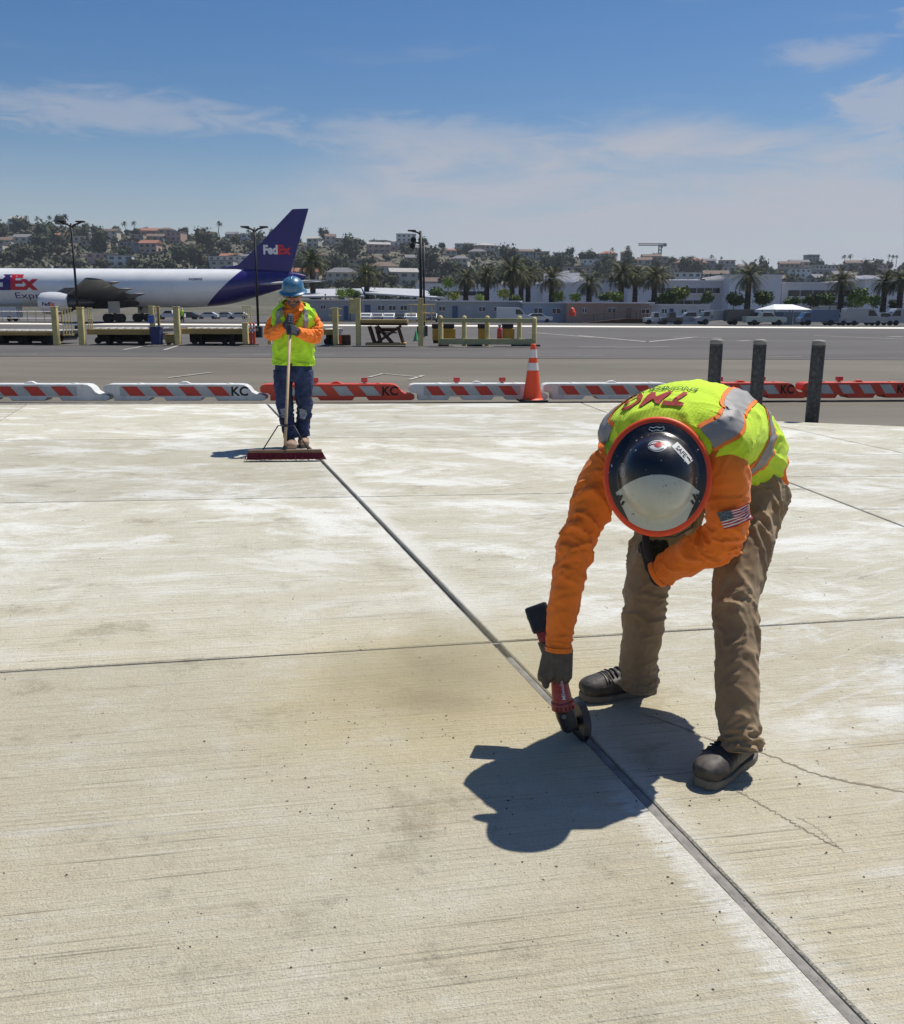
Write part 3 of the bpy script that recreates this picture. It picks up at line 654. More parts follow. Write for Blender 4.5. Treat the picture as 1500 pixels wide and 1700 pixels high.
for sw in (swLL, swLR):
    V, F = sw.grid(5, 48, .955, .992, .0035, cap=False); raw('hem', V, F, M_tan, trousers, True)
swT = Sweep([(sp[i], a, b, sd[i]) for i, (a, b) in enumerate([(.192, .150), (.190, .146), (.190, .145), (.205, .145), (.175, .115), (.075, .07)])], folds(0.014, 9, 1.5, 2.0, skew=.8, w=lambda s: .45 + 1.0 * math.exp(-((s - .08) / .14) ** 2)), 200)
armR = [((.60, 2.88, .955), .07, .07, (1, 0, 0)), (D(1008, 780, 2.93), .070, .070, (1, 0, 0)), (D(978, 850, 2.90), .062, .064, (1, 0, 0)), (D(950, 930, 2.88), .054, .058, (1, 0, 0)), (D(936, 1003, 2.87), .050, .052, (1, 0, 0)), (D(928, 1055, 2.865), .043, .045, (1, 0, 0)), (D(926, 1080, 2.86), .042, .043, (1, 0, 0))]
armL = [((.69, 2.85, .955), .07, .07, (1, 0, 0)), (D(1196, 770, 2.78), .072, .072, (1, 0, 0)), (D(1206, 836, 2.79), .068, .070, (1, 0, 0)), (D(1203, 890, 2.81), .064, .064, (.6, 0, .6)), (D(1158, 916, 2.87), .060, .060, (0, 0, 1)), (D(1112, 941, 2.94), .050, .050, (0, 0, 1)), (D(1090, 953, 2.965), .044, .045, (0, 0, 1))]
sl_w = lambda seed, c: folds(0.0098, 23, 0.60, seed, skew=1.6, w=lambda s: .35 + 1.2 * math.exp(-((s - c) / .14) ** 2) + .5 * math.exp(-((s - .84) / .08) ** 2) - .5 * (s > .93), fine=.55)
swAR = Sweep(armR, sl_w(3.0, .40), 200); swAL = Sweep(armL, sl_w(8.0, .55), 200)
shirt = union('shirt', [swT.grid(110, 84), swAR.grid(150, 56), swAL.grid(150, 56)], M_orange, W1, 0.0046, 0)
for sw in (swAR, swAL):
    V, F = sw.grid(8, 40, .925, .995, .0035, cap=False); raw('cuff', V, F, M_orange, shirt, True)
# vest and its bands
V_d = folds(0.0115, 6, 1.7, 21.0, skew=1.4, w=lambda s: .42 + .35 * math.exp(-((s - .3) / .12) ** 2), fine=.5)
swV = Sweep([(sp[i], a, b, sd[i]) for i, (a, b) in enumerate([(.205, .164), (.206, .163), (.212, .163), (.238, .163), (.240, .150), (.120, .10)])], V_d, 200)
V, F = swV.grid(140, 140, .20, .955); vest = raw('vest', V, F, M_lime, W1, True)
def band(sw, path, w, off, mat, name, trim=True, n=60, parent=None, tw=.011):
    V, F = sw.ribbon(path, w, off, n, 7); b = raw(name, V, F, mat, parent, True)
    if trim:
        for sg in (-1, 1):
            # borders run beside the tape
            P = []
            for s_, p_ in path: P.append((s_, p_))
            V2, F2 = sw.ribbon(P, w + 2 * tw, off - .0012, n, 9)
            keep = [f for i, f in enumerate(F2) if (i % 8) in ((0,) if sg < 0 else (7,))]
            raw('band_trim', V2, keep, M_trim, b, True)
    return b
R_ = math.radians
band(swV, [(.395, R_(-60)), (.395, R_(-20)), (.395, R_(20)), (.395, R_(60)), (.395, R_(95)), (.395, R_(130)), (.395, R_(170)), (.395, R_(215))], .052, .004, M_refl, 'reflective_band', parent=vest, n=110)
for a0, a1, a2 in ((52, 40, 30), (128, 142, 154)):
    band(swV, [(.43, R_(a0)), (.55, R_((a0 + a1) / 2)), (.68, R_(a1)), (.80, R_(a2)), (.90, R_(a2))], .068, .0055, M_refl, 'shoulder_band', parent=vest, tw=.012)
# armhole edges of the vest
for sw, s0, s1 in ((swAL, .09, .135), (swAR, .08, .13)):
    V, F = sw.grid(10, 64, s0, s1, .012, cap=False); ar = raw('armhole', V, F, M_limed, vest, True)
    V, F = sw.grid(4, 64, s1 - .004, s1 + .016, .0135, cap=False); raw('armhole_trim', V, F, M_trim, ar, True)
# print on the back
fn = swV.local(.775, R_(98))
place_text('back_print', 'TMG', lambda u, v: fn(u * .95, v * .78, .0045), M_letr, vest, .115, .02, shear=.12)
fn2 = swV.local(.695, R_(97))
place_text('back_print', 'ENGINEERING', lambda u, v: fn2(u, v - u * u * .8, .0045), M_letg, vest, .034, .008)
# flag patch on the sleeve
ff0 = swAL.local(.355, R_(86)); cfl, sfl = math.cos(.22), math.sin(.22)
ff = lambda u, v, off: ff0(-(u * cfl - v * sfl), -(u * sfl + v * cfl), off)
def flag(u0, u1, v0, v1, off, mat, name, parent, nv=2):
    n = 14; V = [ff(u0 + (u1 - u0) * i / n + 0.0, v0 + (v1 - v0) * j / nv, off) for j in range(nv + 1) for i in range(n + 1)]
    return raw(name, V, [(j * (n + 1) + i, j * (n + 1) + i + 1, (j + 1) * (n + 1) + i + 1, (j + 1) * (n + 1) + i) for j in range(nv) for i in range(n)], mat, parent, True)
M_fred = pm('flag_red', (0.42, 0.03, 0.04), 0.8, var=.1); M_fblue = pm('flag_blue', (0.03, 0.06, 0.10), 0.8, var=.2, vs=80, dirt=(.45, .5, .5), dirt_amt=.6, dirt_s=260)
patch = flag(-.047, .047, -.029, .029, .0115, M_white, 'flag_patch', shirt, 26)
for k in range(7): flag(-.047, .047, .029 - k * .00892 - .00446, .029 - k * .00892, .0125, M_fred, 'flag_stripe', patch)
flag(-.047, -.008, -.002, .029, .0136, M_fblue, 'flag_field', patch, 14)
# body inside the clothes
hc = np.array((.597, 2.70, .935)); h_ax = nrm((-.20, -.955, .20)); h_f = np.array((0.02, -.18, -.98)); h_f = nrm(h_f - h_ax * (h_f @ h_ax)); h_r = np.cross(h_f, h_ax)
HM = Matrix(((h_r[0], h_f[0], h_ax[0], hc[0]), (h_r[1], h_f[1], h_ax[1], hc[1]), (h_r[2], h_f[2], h_ax[2], hc[2]), (0, 0, 0, 1)))
hp = lambda x, y, z: np.array(HM @ Vector((x, y, z)))
B = [capsule(hp(0, -.015, -.02), hp(0, .01, .03), .082, .080, 18), capsule(hp(0, .03, -.10), hp(0, .02, -.02), .052, .074, 18), capsule(hp(0, .085, -.055), hp(0, .095, -.075), .013, .016, 10),
     capsule(hp(.078, -.005, -.05), hp(.082, -.01, -.08), .012, .01, 8), capsule(hp(-.078, -.005, -.05), hp(-.082, -.01, -.08), .012, .01, 8),
     capsule(hp(0, -.01, -.06), np.array(sp[4]), .055, .07, 16)]
B += chain([np.array(p) for p in sp[:5]], [.12, .12, .125, .12, .10], 18) + chain([c[0] for c in armR[:6]], [.06, .055, .045, .04, .034, .03], 12) + chain([c[0] for c in armL[:6]], [.06, .055, .048, .045, .036, .03], 12)
B += chain([c[0] for c in legL[:6]], [.085, .075, .06, .055, .048, .045], 14) + chain([c[0] for c in legR[:6]], [.085, .075, .06, .055, .048, .045], 14)
union('body', B, M_skin, W1, 0.011, 2)
# boots
boot(W1, G(1180, 1298), G(1240, 1258), np.array(legL[-1][0]) * .6 + np.array(legL[-2][0]) * .4, M_boot, M_sole, L=.272, wk=.90)
boot(W1, G(962, 1163), G(1078, 1148), np.array(legR[-1][0]) * .6 + np.array(legR[-2][0]) * .4, M_boot, M_sole, L=.272, wk=.90)
# gloves
gw = D(926, 1078, 2.86); ge = D(921, 1120, 2.852)
glove('glove', gw, ge, (1, 0, 0), (0, -1, 0), (.75, 1.2, .9), [D(908, 1090, 2.86), D(901, 1118, 2.85), D(906, 1138, 2.872)], M_glove, W1, r=.0106, w=.100)
gw = D(1092, 942, 2.975); ge = D(1088, 914, 3.0)
glove('glove', gw, ge, (-1, 0, .1), (.5, -.7, .4), (.5, .9, .8), [D(1082, 930, 2.97), D(1073, 908, 2.96), D(1071, 889, 2.96)], M_gblack, W1, r=.0115, w=.085)
# belt, sunglasses strap and lanyard
# hard hat
def hat_mat():
    s = NT('black_hard_hat_shell'); tc = s.n('ShaderNodeTexCoord'); sp_ = s.n('ShaderNodeSeparateXYZ'); s.lk(tc.outputs['Object'], sp_.inputs[0]); x, y, z = sp_.outputs; ob = tc.outputs['Object']
    ax = s.math('ABSOLUTE', x); x2 = s.math('MULTIPLY', x, x)
    e1 = s.step(s.math('SUBTRACT', y, s.math('MULTIPLY', x2, 3.2)), -0.0015, 0.0005)
    e2 = s.step(s.math('ADD', ax, s.math('MULTIPLY', s.math('SUBTRACT', y, .045), .45)), .1205, .1185)
    front = s.math('MULTIPLY', e1, e2)
    n1 = s.noise(ob, 18, 7, .7); scr = s.noise(ob, 60, 4, .6, 2.0)
    vo = s.n('ShaderNodeTexVoronoi'); vo.inputs['Scale'].default_value = 62; s.lk(ob, vo.inputs['Vector'])
    dots = s.math('MULTIPLY', s.step(vo.outputs['Distance'], .20, .10), s.step(s.noise(ob, 23, 2), .53, .58))
    blk = s.mix(s.step(n1, .55, .8, 0, .35), (.006, .006, .008), (.05, .05, .048)); blk = s.mix(s.math('MULTIPLY', dots, .85), blk, (.6, .6, .58))
    crm = s.mix(s.step(n1, .5, .75, 0, .6), (.50, .52, .44), (.40, .42, .35)); crm = s.mix(s.step(scr, .36, .30, 0, .8), crm, (.10, .10, .09))
    vo2 = s.n('ShaderNodeTexVoronoi'); vo2.inputs['Scale'].default_value = 21; s.lk(ob, vo2.inputs['Vector']); crm = s.mix(s.math('MULTIPLY', s.step(vo2.outputs['Distance'], .11, .07), s.step(s.noise(ob, 11, 2), .52, .6)), crm, (.02, .02, .02))
    col = s.mix(front, blk, crm)
    s.b.inputs['Coat Weight'].default_value = .35; s.b.inputs['Coat Roughness'].default_value = .16
    s.bump(s.noise(ob, 45, 5, .7), .15, .003)
    return s.done(col, s.step(n1, .4, .8, .32, .6))
M_hat = hat_mat(); M_brim = pm('orange_brim_edge', (0.86, 0.075, 0.012), 0.5, var=.08, vs=30, bump=.15, bs=60, bdist=.002)
PR = [(.1465, -.012), (.140, -.004), (.128, .002), (.116, .008), (.1095, .018), (.1075, .032), (.1045, .052), (.098, .075), (.086, .098), (.068, .117), (.046, .130), (.022, .137), (.001, .1385)]
def hat_z(x, y):
    r = math.hypot(x, y / 1.13)
    for (r0, z0), (r1, z1) in zip(PR[:-1], PR[1:]):
        if r1 <= r <= r0: return z0 + (z1 - z0) * (r0 - r) / (r0 - r1)
    return PR[-1][1] if r < .01 else PR[0][1]
hat_prof = [tuple(p) for p in catmull(PR, 60)]
mb = MB(); mb.lathe([(.142, -.016)] + hat_prof, n=96, sy=1.13); hat = mb.build('hard_hat', M_hat, W1, smooth=True); hat.matrix_basis = HM
ring = [(.1430 + .0125 * math.cos(a), -.0115 + .0075 * math.sin(a)) for a in np.linspace(0, 2 * math.pi, 17)]
MB().lathe(ring, n=96, sy=1.13).build('brim_edge', M_brim, hat, smooth=True)
def decal(name, c, rx, ry, ang, mat, off=.0012, parent=hat, ring0=0.0, n=32, square=False):
    V = []; F = []; ca, sa = math.cos(ang), math.sin(ang); m = 5
    for j in range(m + 1):
        k = ring0 + (1 - ring0) * j / m
        for i in range(n):
            t = 2 * math.pi * i / n; a, b = math.cos(t), math.sin(t)
            if square: q = max(abs(a), abs(b)); a, b = a / q, b / q
            x, y = c[0] + (a * rx * ca - b * ry * sa) * k, c[1] + (a * rx * sa + b * ry * ca) * k
            V.append((x, y, hat_z(x, y) + off))
    for j in range(m): F += [(j * n + i, j * n + (i + 1) % n, (j + 1) * n + (i + 1) % n, (j + 1) * n + i) for i in range(n)]
    return raw(name, V, F, mat, parent, True)
M_hw = pm('sticker_white', (0.62, 0.62, 0.60), .4, var=.1); M_hr = pm('sticker_red', (.45, .02, .03), .4, var=.15, vs=60); M_hg = pm('sticker_grey', (.28, .28, .27), .4, var=.3, vs=90)
st = decal('sticker', (0.0, -.082), .026, .017, 0, M_hw); decal('sticker_print', (-.004, -.086), .013, .008, .2, M_hr, .002, st); decal('sticker_print', (.002, -.082), .0225, .0143, 0, M_black, .0017, st, ring0=.90)
st = decal('sticker', (.098, -.018), .009, .021, 0, M_hg, .0018); decal('sticker_print', (.098, -.018), .0065, .0165, 0, M_black, .0024, st, ring0=.85)
st = decal('sticker', (-.070, -.062), .034, .0115, -.85, M_hw, .0022, square=True)
def on_hat(cx, cy, ang, off): return lambda u, v: (cx + u * math.cos(ang) - v * math.sin(ang), cy + u * math.sin(ang) + v * math.cos(ang), hat_z(cx + u * math.cos(ang) - v * math.sin(ang), cy + u * math.sin(ang) + v * math.cos(ang)) + off)
place_text('sticker_print', 'SAFE', on_hat(-.066, -.066, -.85 + math.pi, .003), M_black, st, .018, .02)
for k, q in enumerate(((-.087, -.046), (-.089, -.041), (-.084, -.049))): decal('sticker_print', q, .004, .0018, -.85, M_black, .0032, st, square=True)
M_teal = pm('pale_brim_print', (.35, .45, .47), .5)
lg = MB()
for q in ([(-.022, -.139), (-.019, -.146), (-.009, -.143), (0, -.146), (.009, -.143), (.019, -.146), (.022, -.139), (.012, -.133), (0, -.137), (-.012, -.133), (-.022, -.139)],): lg.tube([(x, y + .002, hat_z(x, y) + .0015) for x, y in q], .0012, 6)
lg.build('brim_mark', M_teal, hat)
for sx in (-1, 1):
    for a, b in (((.112, .052), (.104, .080)), ((.104, .080), (.094, .072)), ((.118, .060), (.108, .056))): decal('front_mark', (sx * (a[0] + b[0]) / 2, (a[1] + b[1]) / 2), .0035, math.dist(a, b) / 2, sx * -.5, M_black, .0016, square=True, n=16)
MB().tube([hp(-.11, .04, -.03), hp(-.118, .09, -.05), hp(-.10, .15, -.06), hp(-.05, .178, -.05), hp(-.01, .175, -.04)], .0022, 6).build('chin_cord', M_black, W1, smooth=True)
wb = MB(); wb.lathe([(.030, -.012), (.034, 0), (.030, .012)], n=20); 
worldly(W1); hat.matrix_parent_inverse = Matrix.Translation(W1.location).inverted()

# ------------------------------------------------------------------ the cutting saw in his hand
SAW = thing('cutting_saw', 'red and black cordless cutting saw gripped in a grey glove, its wheel in the joint', 'power tool', tuple(G(968, 1236)))
q = [D(905, 1062, 2.945), D(915, 1090, 2.925), D(926, 1122, 2.90), D(931, 1150, 2.89), D(935, 1176, 2.885)]
grip = Sweep([(p, a, b, (1, 0, 0)) for p, a, b in zip(q, (.025, .024, .026, .031, .034), (.028, .027, .029, .033, .036))], None, 60)
V, F = grip.grid(40, 28); body_t = raw('motor_housing', V, F, M_red, SAW, True)
V, F = grip.grid(6, 28, .86, .99, .005); raw('collar', V, F, M_red, body_t, True)
fl = grip.local(.66, R_(84))
place_text('maker_print', 'Milwaukee', lambda u, v: fl(v, -u, .0018), M_white, body_t, .0165, .006, shear=.15)
for a_ in (40, 62, 84, 106, 128):
    MB().tube([grip.at(.905, R_(a_), .0062), grip.at(.965, R_(a_), .0062)], .0022, 6).build('vent', M_black, body_t)
V, F = grip.grid(8, 28, .0, .30, .003); raw('rubber_grip', V, F, M_black, body_t, True)
hd0, hd1 = D(936, 1178, 2.885), D(946, 1208, 2.872)
head = Sweep([(hd0, .031, .032, (1, 0, 0)), (hd0 * .6 + hd1 * .4, .032, .030, (1, 0, 0)), (hd1, .026, .024, (1, 0, 0)), (hd1 + nrm(hd1 - hd0) * .012, .018, .016, (1, 0, 0))], None, 40, expo=.7)
V, F = head.grid(24, 28); gear = raw('gear_head', V, F, M_black, SAW, True)
MB().tube([D(936, 1190, 2.85), D(936, 1190, 2.838)], .008, 12).build('bolt', M_steel, gear)
wc = G(961, 1222); wc[2] = .053; jd = np.array([*JD, 0.0]); jn = np.array([*JN, 0.0])
def wheel(name, r0, r1, t, mat, parent, a0=0, a1=2 * math.pi, n=48, shift_=0.0, cup=0.0):
    mb = MB(); k = n + 1; V = []; F = []
    for sg in (-1, 1):
        for r in (r0, r1):
            for i in range(k):
                a = a0 + (a1 - a0) * i / n; V.append(wc + jd * r * math.cos(a) + np.array([0, 0, 1]) * r * math.sin(a) + jn * (sg * t / 2 + shift_))
    for i in range(n): F += [(i, i + 1, k + i + 1, k + i), (2 * k + i, 3 * k + i, 3 * k + i + 1, 2 * k + i + 1), (k + i, k + i + 1, 3 * k + i + 1, 3 * k + i), (i, 2 * k + i, 2 * k + i + 1, i + 1)]
    mb.add(V, F); return mb.build(name, mat, parent)
wheel('cutting_wheel', .004, .0585, .0035, M_steel, SAW)
gd = wheel('wheel_guard', .002, .068, .026, pm('dusty_guard_metal', (.13, .105, .085), .6, metal=.3, var=.25, vs=25, bump=.3, bs=60, bdist=.003, dirt=(.02, .02, .02), dirt_amt=.5, dirt_s=12), SAW, R_(15), R_(200))
wheel('flange', .002, .020, .034, M_black, gd)
wheel('wheel_shroud', .030, .067, .020, M_black, SAW, R_(150), R_(325))
MB().tube([wc - jn * .01, hd1 * .5 + hd0 * .5], .016, 14).build('spindle', M_black, SAW, smooth=True)
bc = D(896, 1026, 2.965); bd = nrm(q[0] - q[1]); bx = nrm(np.cross(bd, (0, 1, 0))); by = np.cross(bd, bx)
def obox(c, d, mat, name, parent, bevel=.004):
    mb = MB(); V = [np.array(c) + bx * sx * d[0] / 2 + by * sy * d[1] / 2 + bd * sz * d[2] / 2 for sz in (-1, 1) for sx, sy in ((-1, -1), (1, -1), (1, 1), (-1, 1))]
    mb.add(V, [(0, 3, 2, 1), (4, 5, 6, 7), (0, 1, 5, 4), (1, 2, 6, 5), (2, 3, 7, 6), (3, 0, 4, 7)]); return mb.build(name, mat, parent, bevel, 2)
bt = obox(bc, (.076, .092, .090), M_black, 'battery', SAW, .010)
obox(bc - bd * .052, (.056, .066, .050), M_red, 'battery_mount', bt, .006)
obox(bc + by * .0 + bd * .012, (.079, .070, .014), pm('grey_battery_trim', (.10, .10, .10), .5, var=.2), 'battery_trim', bt, .002)
worldly(SAW)

# ------------------------------------------------------------------ the worker with the broom
b0 = G(484, 742)
W2 = thing('person', 'standing worker in blue hard hat, lime vest and jeans leaning on a push broom', 'person', tuple(b0))
Y2 = float(b0[1])
Q = lambda x, y, dy=0.0: D(x, y, Y2 + dy)
S1 = (1, 0, 0)
t2 = Sweep([(Q(487, 618), .175, .125, S1), (Q(487, 590), .178, .13, S1), (Q(487, 556, -.02), .188, .134, S1), (Q(488, 525, -.03), .195, .118, S1), (Q(488, 511, -.03), .13, .085, S1), (Q(488, 500, -.06), .06, .06, S1)], folds(.014, 9, 1.3, 31.0), 160)
a2R = Sweep([(Q(468, 523), .06, .06, S1), (Q(458, 530), .062, .064, S1), (Q(449, 545, -.03), .056, .058, S1), (Q(450, 556, -.08), .055, .055, (0, 0, 1)), (Q(461, 549, -.20), .056, .056, (0, 0, 1)), (Q(474, 541, -.29), .044, .044, (0, 0, 1))], folds(.021, 15, .6, 33.0, skew=1.6, w=bell([.5], [.25], .5)), 140)
a2L = Sweep([(Q(509, 523), .06, .06, S1), (Q(519, 530), .062, .064, S1), (Q(526, 545, -.03), .056, .058, S1), (Q(523, 558, -.09), .056, .055, (0, 0, 1)), (Q(508, 556, -.21), .057, .057, (0, 0, 1)), (Q(493, 551, -.30), .045, .045, (0, 0, 1))], folds(.021, 15, .6, 36.0, skew=-1.6, w=bell([.5], [.25], .5)), 140)
sh2 = union('shirt', [t2.grid(80, 60), a2R.grid(90, 36), a2L.grid(90, 36)], M_orange, W2, .0075, 0)
l2w = lambda sd_: folds(.015, 12, .8, sd_, skew=.9, w=lambda s: .5 + .8 * math.exp(-((s - .5) / .15) ** 2) + 1.2 * math.exp(-((s - .9) / .12) ** 2))
l2R = Sweep([(Q(470, 615), .105, .115, S1), (Q(470, 640), .098, .105, S1), (Q(472, 668, -.01), .083, .09, S1), (Q(476, 695), .078, .085, S1), (Q(481, 715, -.05), .074, .08, S1), (Q(482, 727, -.07), .070, .078, S1)], l2w(41.0), 140)
l2L = Sweep([(Q(503, 615), .105, .115, S1), (Q(504, 640), .098, .105, S1), (Q(505, 668, .01), .083, .09, S1), (Q(504, 695, .04), .078, .085, S1), (Q(502, 715, .05), .074, .08, S1), (Q(502, 724, .05), .070, .078, S1)], l2w(44.0), 140)
pv = Sweep([(Q(487, 632), .12, .10, S1), (Q(487, 618), .185, .135, S1), (Q(487, 600), .19, .135, S1), (Q(487, 590), .18, .13, S1)], None, 60)
je = union('jeans', [l2R.grid(90, 40), l2L.grid(90, 40), pv.grid(30, 48)], M_jean, W2, .0075, 0)
for sw in (l2R, l2L):
    V, F = sw.ribbon([(.455, R_(92)), (.52, R_(90)), (.575, R_(93))], .070, .006, 12, 6); raw('faded_knee', V, F, M_fade, je, True)
v2 = Sweep([(Q(487, 606), .212, .160, S1), (Q(487, 590), .205, .155, S1), (Q(487, 556, -.02), .214, .158, S1), (Q(488, 525, -.03), .225, .138, S1), (Q(488, 510, -.03), .180, .105, S1), (Q(488, 500, -.06), .085, .075, S1)], folds(.019, 6, 1.5, 51.0, skew=1.6), 160)
V, F = v2.grid(90, 96, 0, .90, cap=False); keep = []
for k, f in enumerate(F):
    i, j = divmod(k, 96); s_ = .90 * i / 89; ph = math.degrees(2 * math.pi * j / 96); d_ = ((ph - 268 + 180) % 360) - 180
    lim = 4 if s_ < .06 else (0 if s_ < .42 else min(40, (s_ - .42) * 120))
    if s_ > .88 and abs(d_) > 40 and False: continue
    if abs(d_) >= lim: keep.append(f)
vs2 = raw('vest', V, keep, M_limed, W2, True); md = vs2.modifiers.new('thick', 'SOLIDIFY'); md.thickness = .006; md.offset = -1
for c_ in (232, 306):
    V, F = v2.ribbon([(.47, R_(c_)), (.58, R_(c_)), (.70, R_(c_ + (-2 if c_ < 270 else 2))), (.80, R_(c_ + (4 if c_ < 270 else -4)))], .052, .006, 24, 5); raw('reflective_band', V, F, M_refl, vs2, True)
V, F = v2.ribbon([(.40, R_(226)), (.40, R_(243))], .075, .010, 8, 5); raw('pocket', V, F, M_limed, vs2, True)
boot(W2, G(486, 755), G(482, 742.5), Q(482, 727, -.07), M_tboot, M_sole, L=.29)
boot(W2, G(507, 749), G(502, 738), Q(502, 724, .05), M_tboot, M_sole, L=.29)
# head bowed, with nose, beard, dark glasses
hcen = Q(487, 491, -.08); hx = np.array([1.0, 0, 0]); hz = nrm((0, -.30, .95)); hy = np.cross(hz, hx)     # hy: out of the back of the head
H2 = lambda x, y, z: hcen + hx * x - hy * y + hz * z                                                       # y forward
if (H2(0, .1, 0) - hcen)[1] > 0: H2 = lambda x, y, z: hcen + hx * x + hy * y + hz * z
B = [capsule(H2(0, -.015, .03), H2(0, .005, .06), .078, .078, 18), capsule(H2(0, .022, -.055), H2(0, .012, .02), .052, .072, 18), capsule(H2(0, .085, .018), H2(0, .103, -.018), .011, .017, 10),
     capsule(H2(-.02, .078, -.055), H2(.02, .078, -.055), .012, .012, 8), capsule(H2(.077, -.005, .01), H2(.08, -.01, -.025), .013, .010, 8), capsule(H2(-.077, -.005, .01), H2(-.08, -.01, -.025), .013, .010, 8),
     capsule(H2(-.045, .066, .035), H2(.045, .066, .035), .016, .016, 10), capsule(H2(0, -.02, -.03), Q(488, 513), .055, .065, 14)]
B += chain([Q(487, 612), Q(487, 580), Q(488, 540), Q(488, 516)], [.13, .13, .14, .09], 16) + chain([a2R.P[i] for i in (0, 40, 70, 84, 112, 139)], [.05, .045, .04, .036, .03, .026], 12) + chain([a2L.P[i] for i in (0, 40, 70, 84, 112, 139)], [.05, .045, .04, .036, .03, .026], 12)
B += chain([l2R.P[i] for i in (0, 30, 60, 90, 115, 139)], [.075, .065, .05, .045, .04, .036], 12) + chain([l2L.P[i] for i in (0, 30, 60, 90, 115, 139)], [.075, .065, .05, .045, .04, .036], 12)
bd2 = union('body', B, M_skin, W2, .0085, 2)
M_beard = pm('grey_stubble', (.16, .105, .085), .9, var=.4, vs=60, bump=.5, bs=160)
union('beard', [capsule(H2(-.045, .045, -.060), H2(0, .070, -.085), .024, .026, 10), capsule(H2(.045, .045, -.060), H2(0, .070, -.085), .024, .026, 10), capsule(H2(-.03, .086, -.036), H2(.03, .086, -.036), .009, .009, 8)], M_beard, bd2, .006, 2)
gl = MB()
for sx in (-1, 1):
    V, F = capsule(H2(sx * .020, .082, .016), H2(sx * .046, .074, .016), .017, .016, 12); gl.add(V, F); gl.tube([H2(sx * .060, .068, .018), H2(sx * .08, 0, .02)], .004, 6)
gl.tube([H2(-.02, .090, .02), H2(.02, .090, .02)], .004, 6); gl.build('dark_glasses', M_black, W2, smooth=True)
M_bhat = pm('blue_hard_hat_shell', (.022, .125, .235), .35, var=.2, vs=18, bump=.1, bs=40, coat=.6, dirt=(.20, .30, .36), dirt_amt=.5, dirt_s=16)
hb = H2(0, 0, .052); HM2 = Matrix(((hx[0], -hy[0], hz[0], hb[0]), (hx[1], -hy[1], hz[1], hb[1]), (hx[2], -hy[2], hz[2], hb[2]), (0, 0, 0, 1)))
PR2 = [(.141, -.012), (.138, -.007), (.129, .000), (.121, .007), (.1145, .018), (.1120, .034), (.1085, .056), (.101, .080), (.088, .103), (.067, .122), (.045, .134), (.022, .140), (.001, .1415)]
hat2 = MB().lathe([(.137, -.015)] + [tuple(p) for p in catmull(PR2, 50)], n=64, sy=1.13).build('hard_hat', M_bhat, W2, smooth=True); hat2.matrix_basis = HM2
rb = MB(); rb.tube([(0, y, .143 - 5.6 * y * y) for y in np.linspace(-.07, .07, 16)], .008, 8); rb.build('crown_ridge', M_bhat, hat2, smooth=True)
# the broom
BR = thing('push_broom', 'wooden handled push broom with dark red bristles before the standing worker', 'broom', tuple(G(473, 767)))
bh = G(473, 766); bh[2] = .085; ht = D(482.5, 522, Y2 - .32)
# hands close round the handle
hd = nrm(ht - bh); yh = lambda y: min((bh + (ht - bh) * t for t in np.linspace(0, 1, 400)), key=lambda p: abs(CYP - FPX * ((p - [0, 0, CAMH]) @ CU) / ((p - [0, 0, CAMH]) @ CF) - y))
for nm, yy, wr, sg, mt in (('glove', 531, Q(474, 540, -.29), -1, M_gblue), ('glove', 547, Q(493, 551, -.30), 1, M_gblue)):
    c = yh(yy); back = np.array([sg * .35, -.9, .1]); kn = c + np.array([sg * .012, -.036, .0]); w0 = np.array(wr)
    pe = kn - hd * 0; d_ = nrm(pe - w0)
    glove(nm, w0 + d_ * .004, pe, hd, back, (1.15, 1.35, .9), [w0 + d_ * .05 + hd * .03, c + hd * .052 + np.array([sg * .018, -.02, 0]), c + hd * .05 + np.array([-sg * .022, -.012, 0])], mt, W2, r=.0125, w=.088, voxel=.0055)
worldly(W2); hat2.matrix_parent_inverse = Matrix.Translation(W2.location).inverted()
M_wood = pm('pale_wood_handle', (.46, .33, .19), .6, var=.2, vs=9, bump=.2, bs=50)
M_brist = pm('dark_red_bristle', (.15, .014, .030), .85, var=.5, vs=60)
MB().tube([bh + hd * .0, bh + hd * .5, bh + (ht - bh)], .0145, 14).build('handle', M_wood, BR, smooth=True)
bl, br_ = G(412, 766), G(535, 765); ax = nrm(br_ - bl); Lb = np.linalg.norm(br_ - bl); pa = np.array([-ax[1], ax[0], 0]); mid = (bl + br_) / 2
mb = MB(); c = mid + np.array([0, 0, .098]); rzb = math.atan2(ax[1], ax[0]); mb.box(c, (Lb * .985, .065, .026), rzb); blk = mb.build('block', pm('brown_wood_block', (.18, .115, .07), .7, var=.2, vs=12), BR, .005, 2)
bv = MB(); rb_ = random.Random(5)
for k in range(900):
    u = rb_.uniform(-.495, .495) * Lb; w_ = rb_.uniform(-.03, .03); t = mid + ax * u + pa * w_; sp_ = (rb_.gauss(0, .010) + .02 * u / Lb * 2, rb_.gauss(0, .010) + w_ * .35)
    top = t + np.array([0, 0, .088]); bot = t + ax * sp_[0] + pa * sp_[1] + np.array([0, 0, .014 + rb_.uniform(0, .012)]); r = .0032
    e1 = ax * r; e2 = pa * r
    bv.add([top - e1, top + e1, top + e2 * 1.6, bot - e1, bot + e1, bot + e2 * 1.6], [(0, 1, 4, 3), (1, 2, 5, 4), (2, 0, 3, 5)])
tag(bv.build('bristles', M_brist, BR, fixn=False), kind='stuff')
M_brace = pm('dark_brace_steel', (.045, .04, .036), .5, metal=.6, var=.2)
for sx, k in ((-1, .30), (1, .31)):
    br = bh + hd * .27; e = mid + ax * sx * Lb * k + np.array([0, 0, .110]); MB().tube([br, br + ax * sx * .075 + hd * .004, e], .0062, 8).build('brace', M_brace, BR, smooth=True)
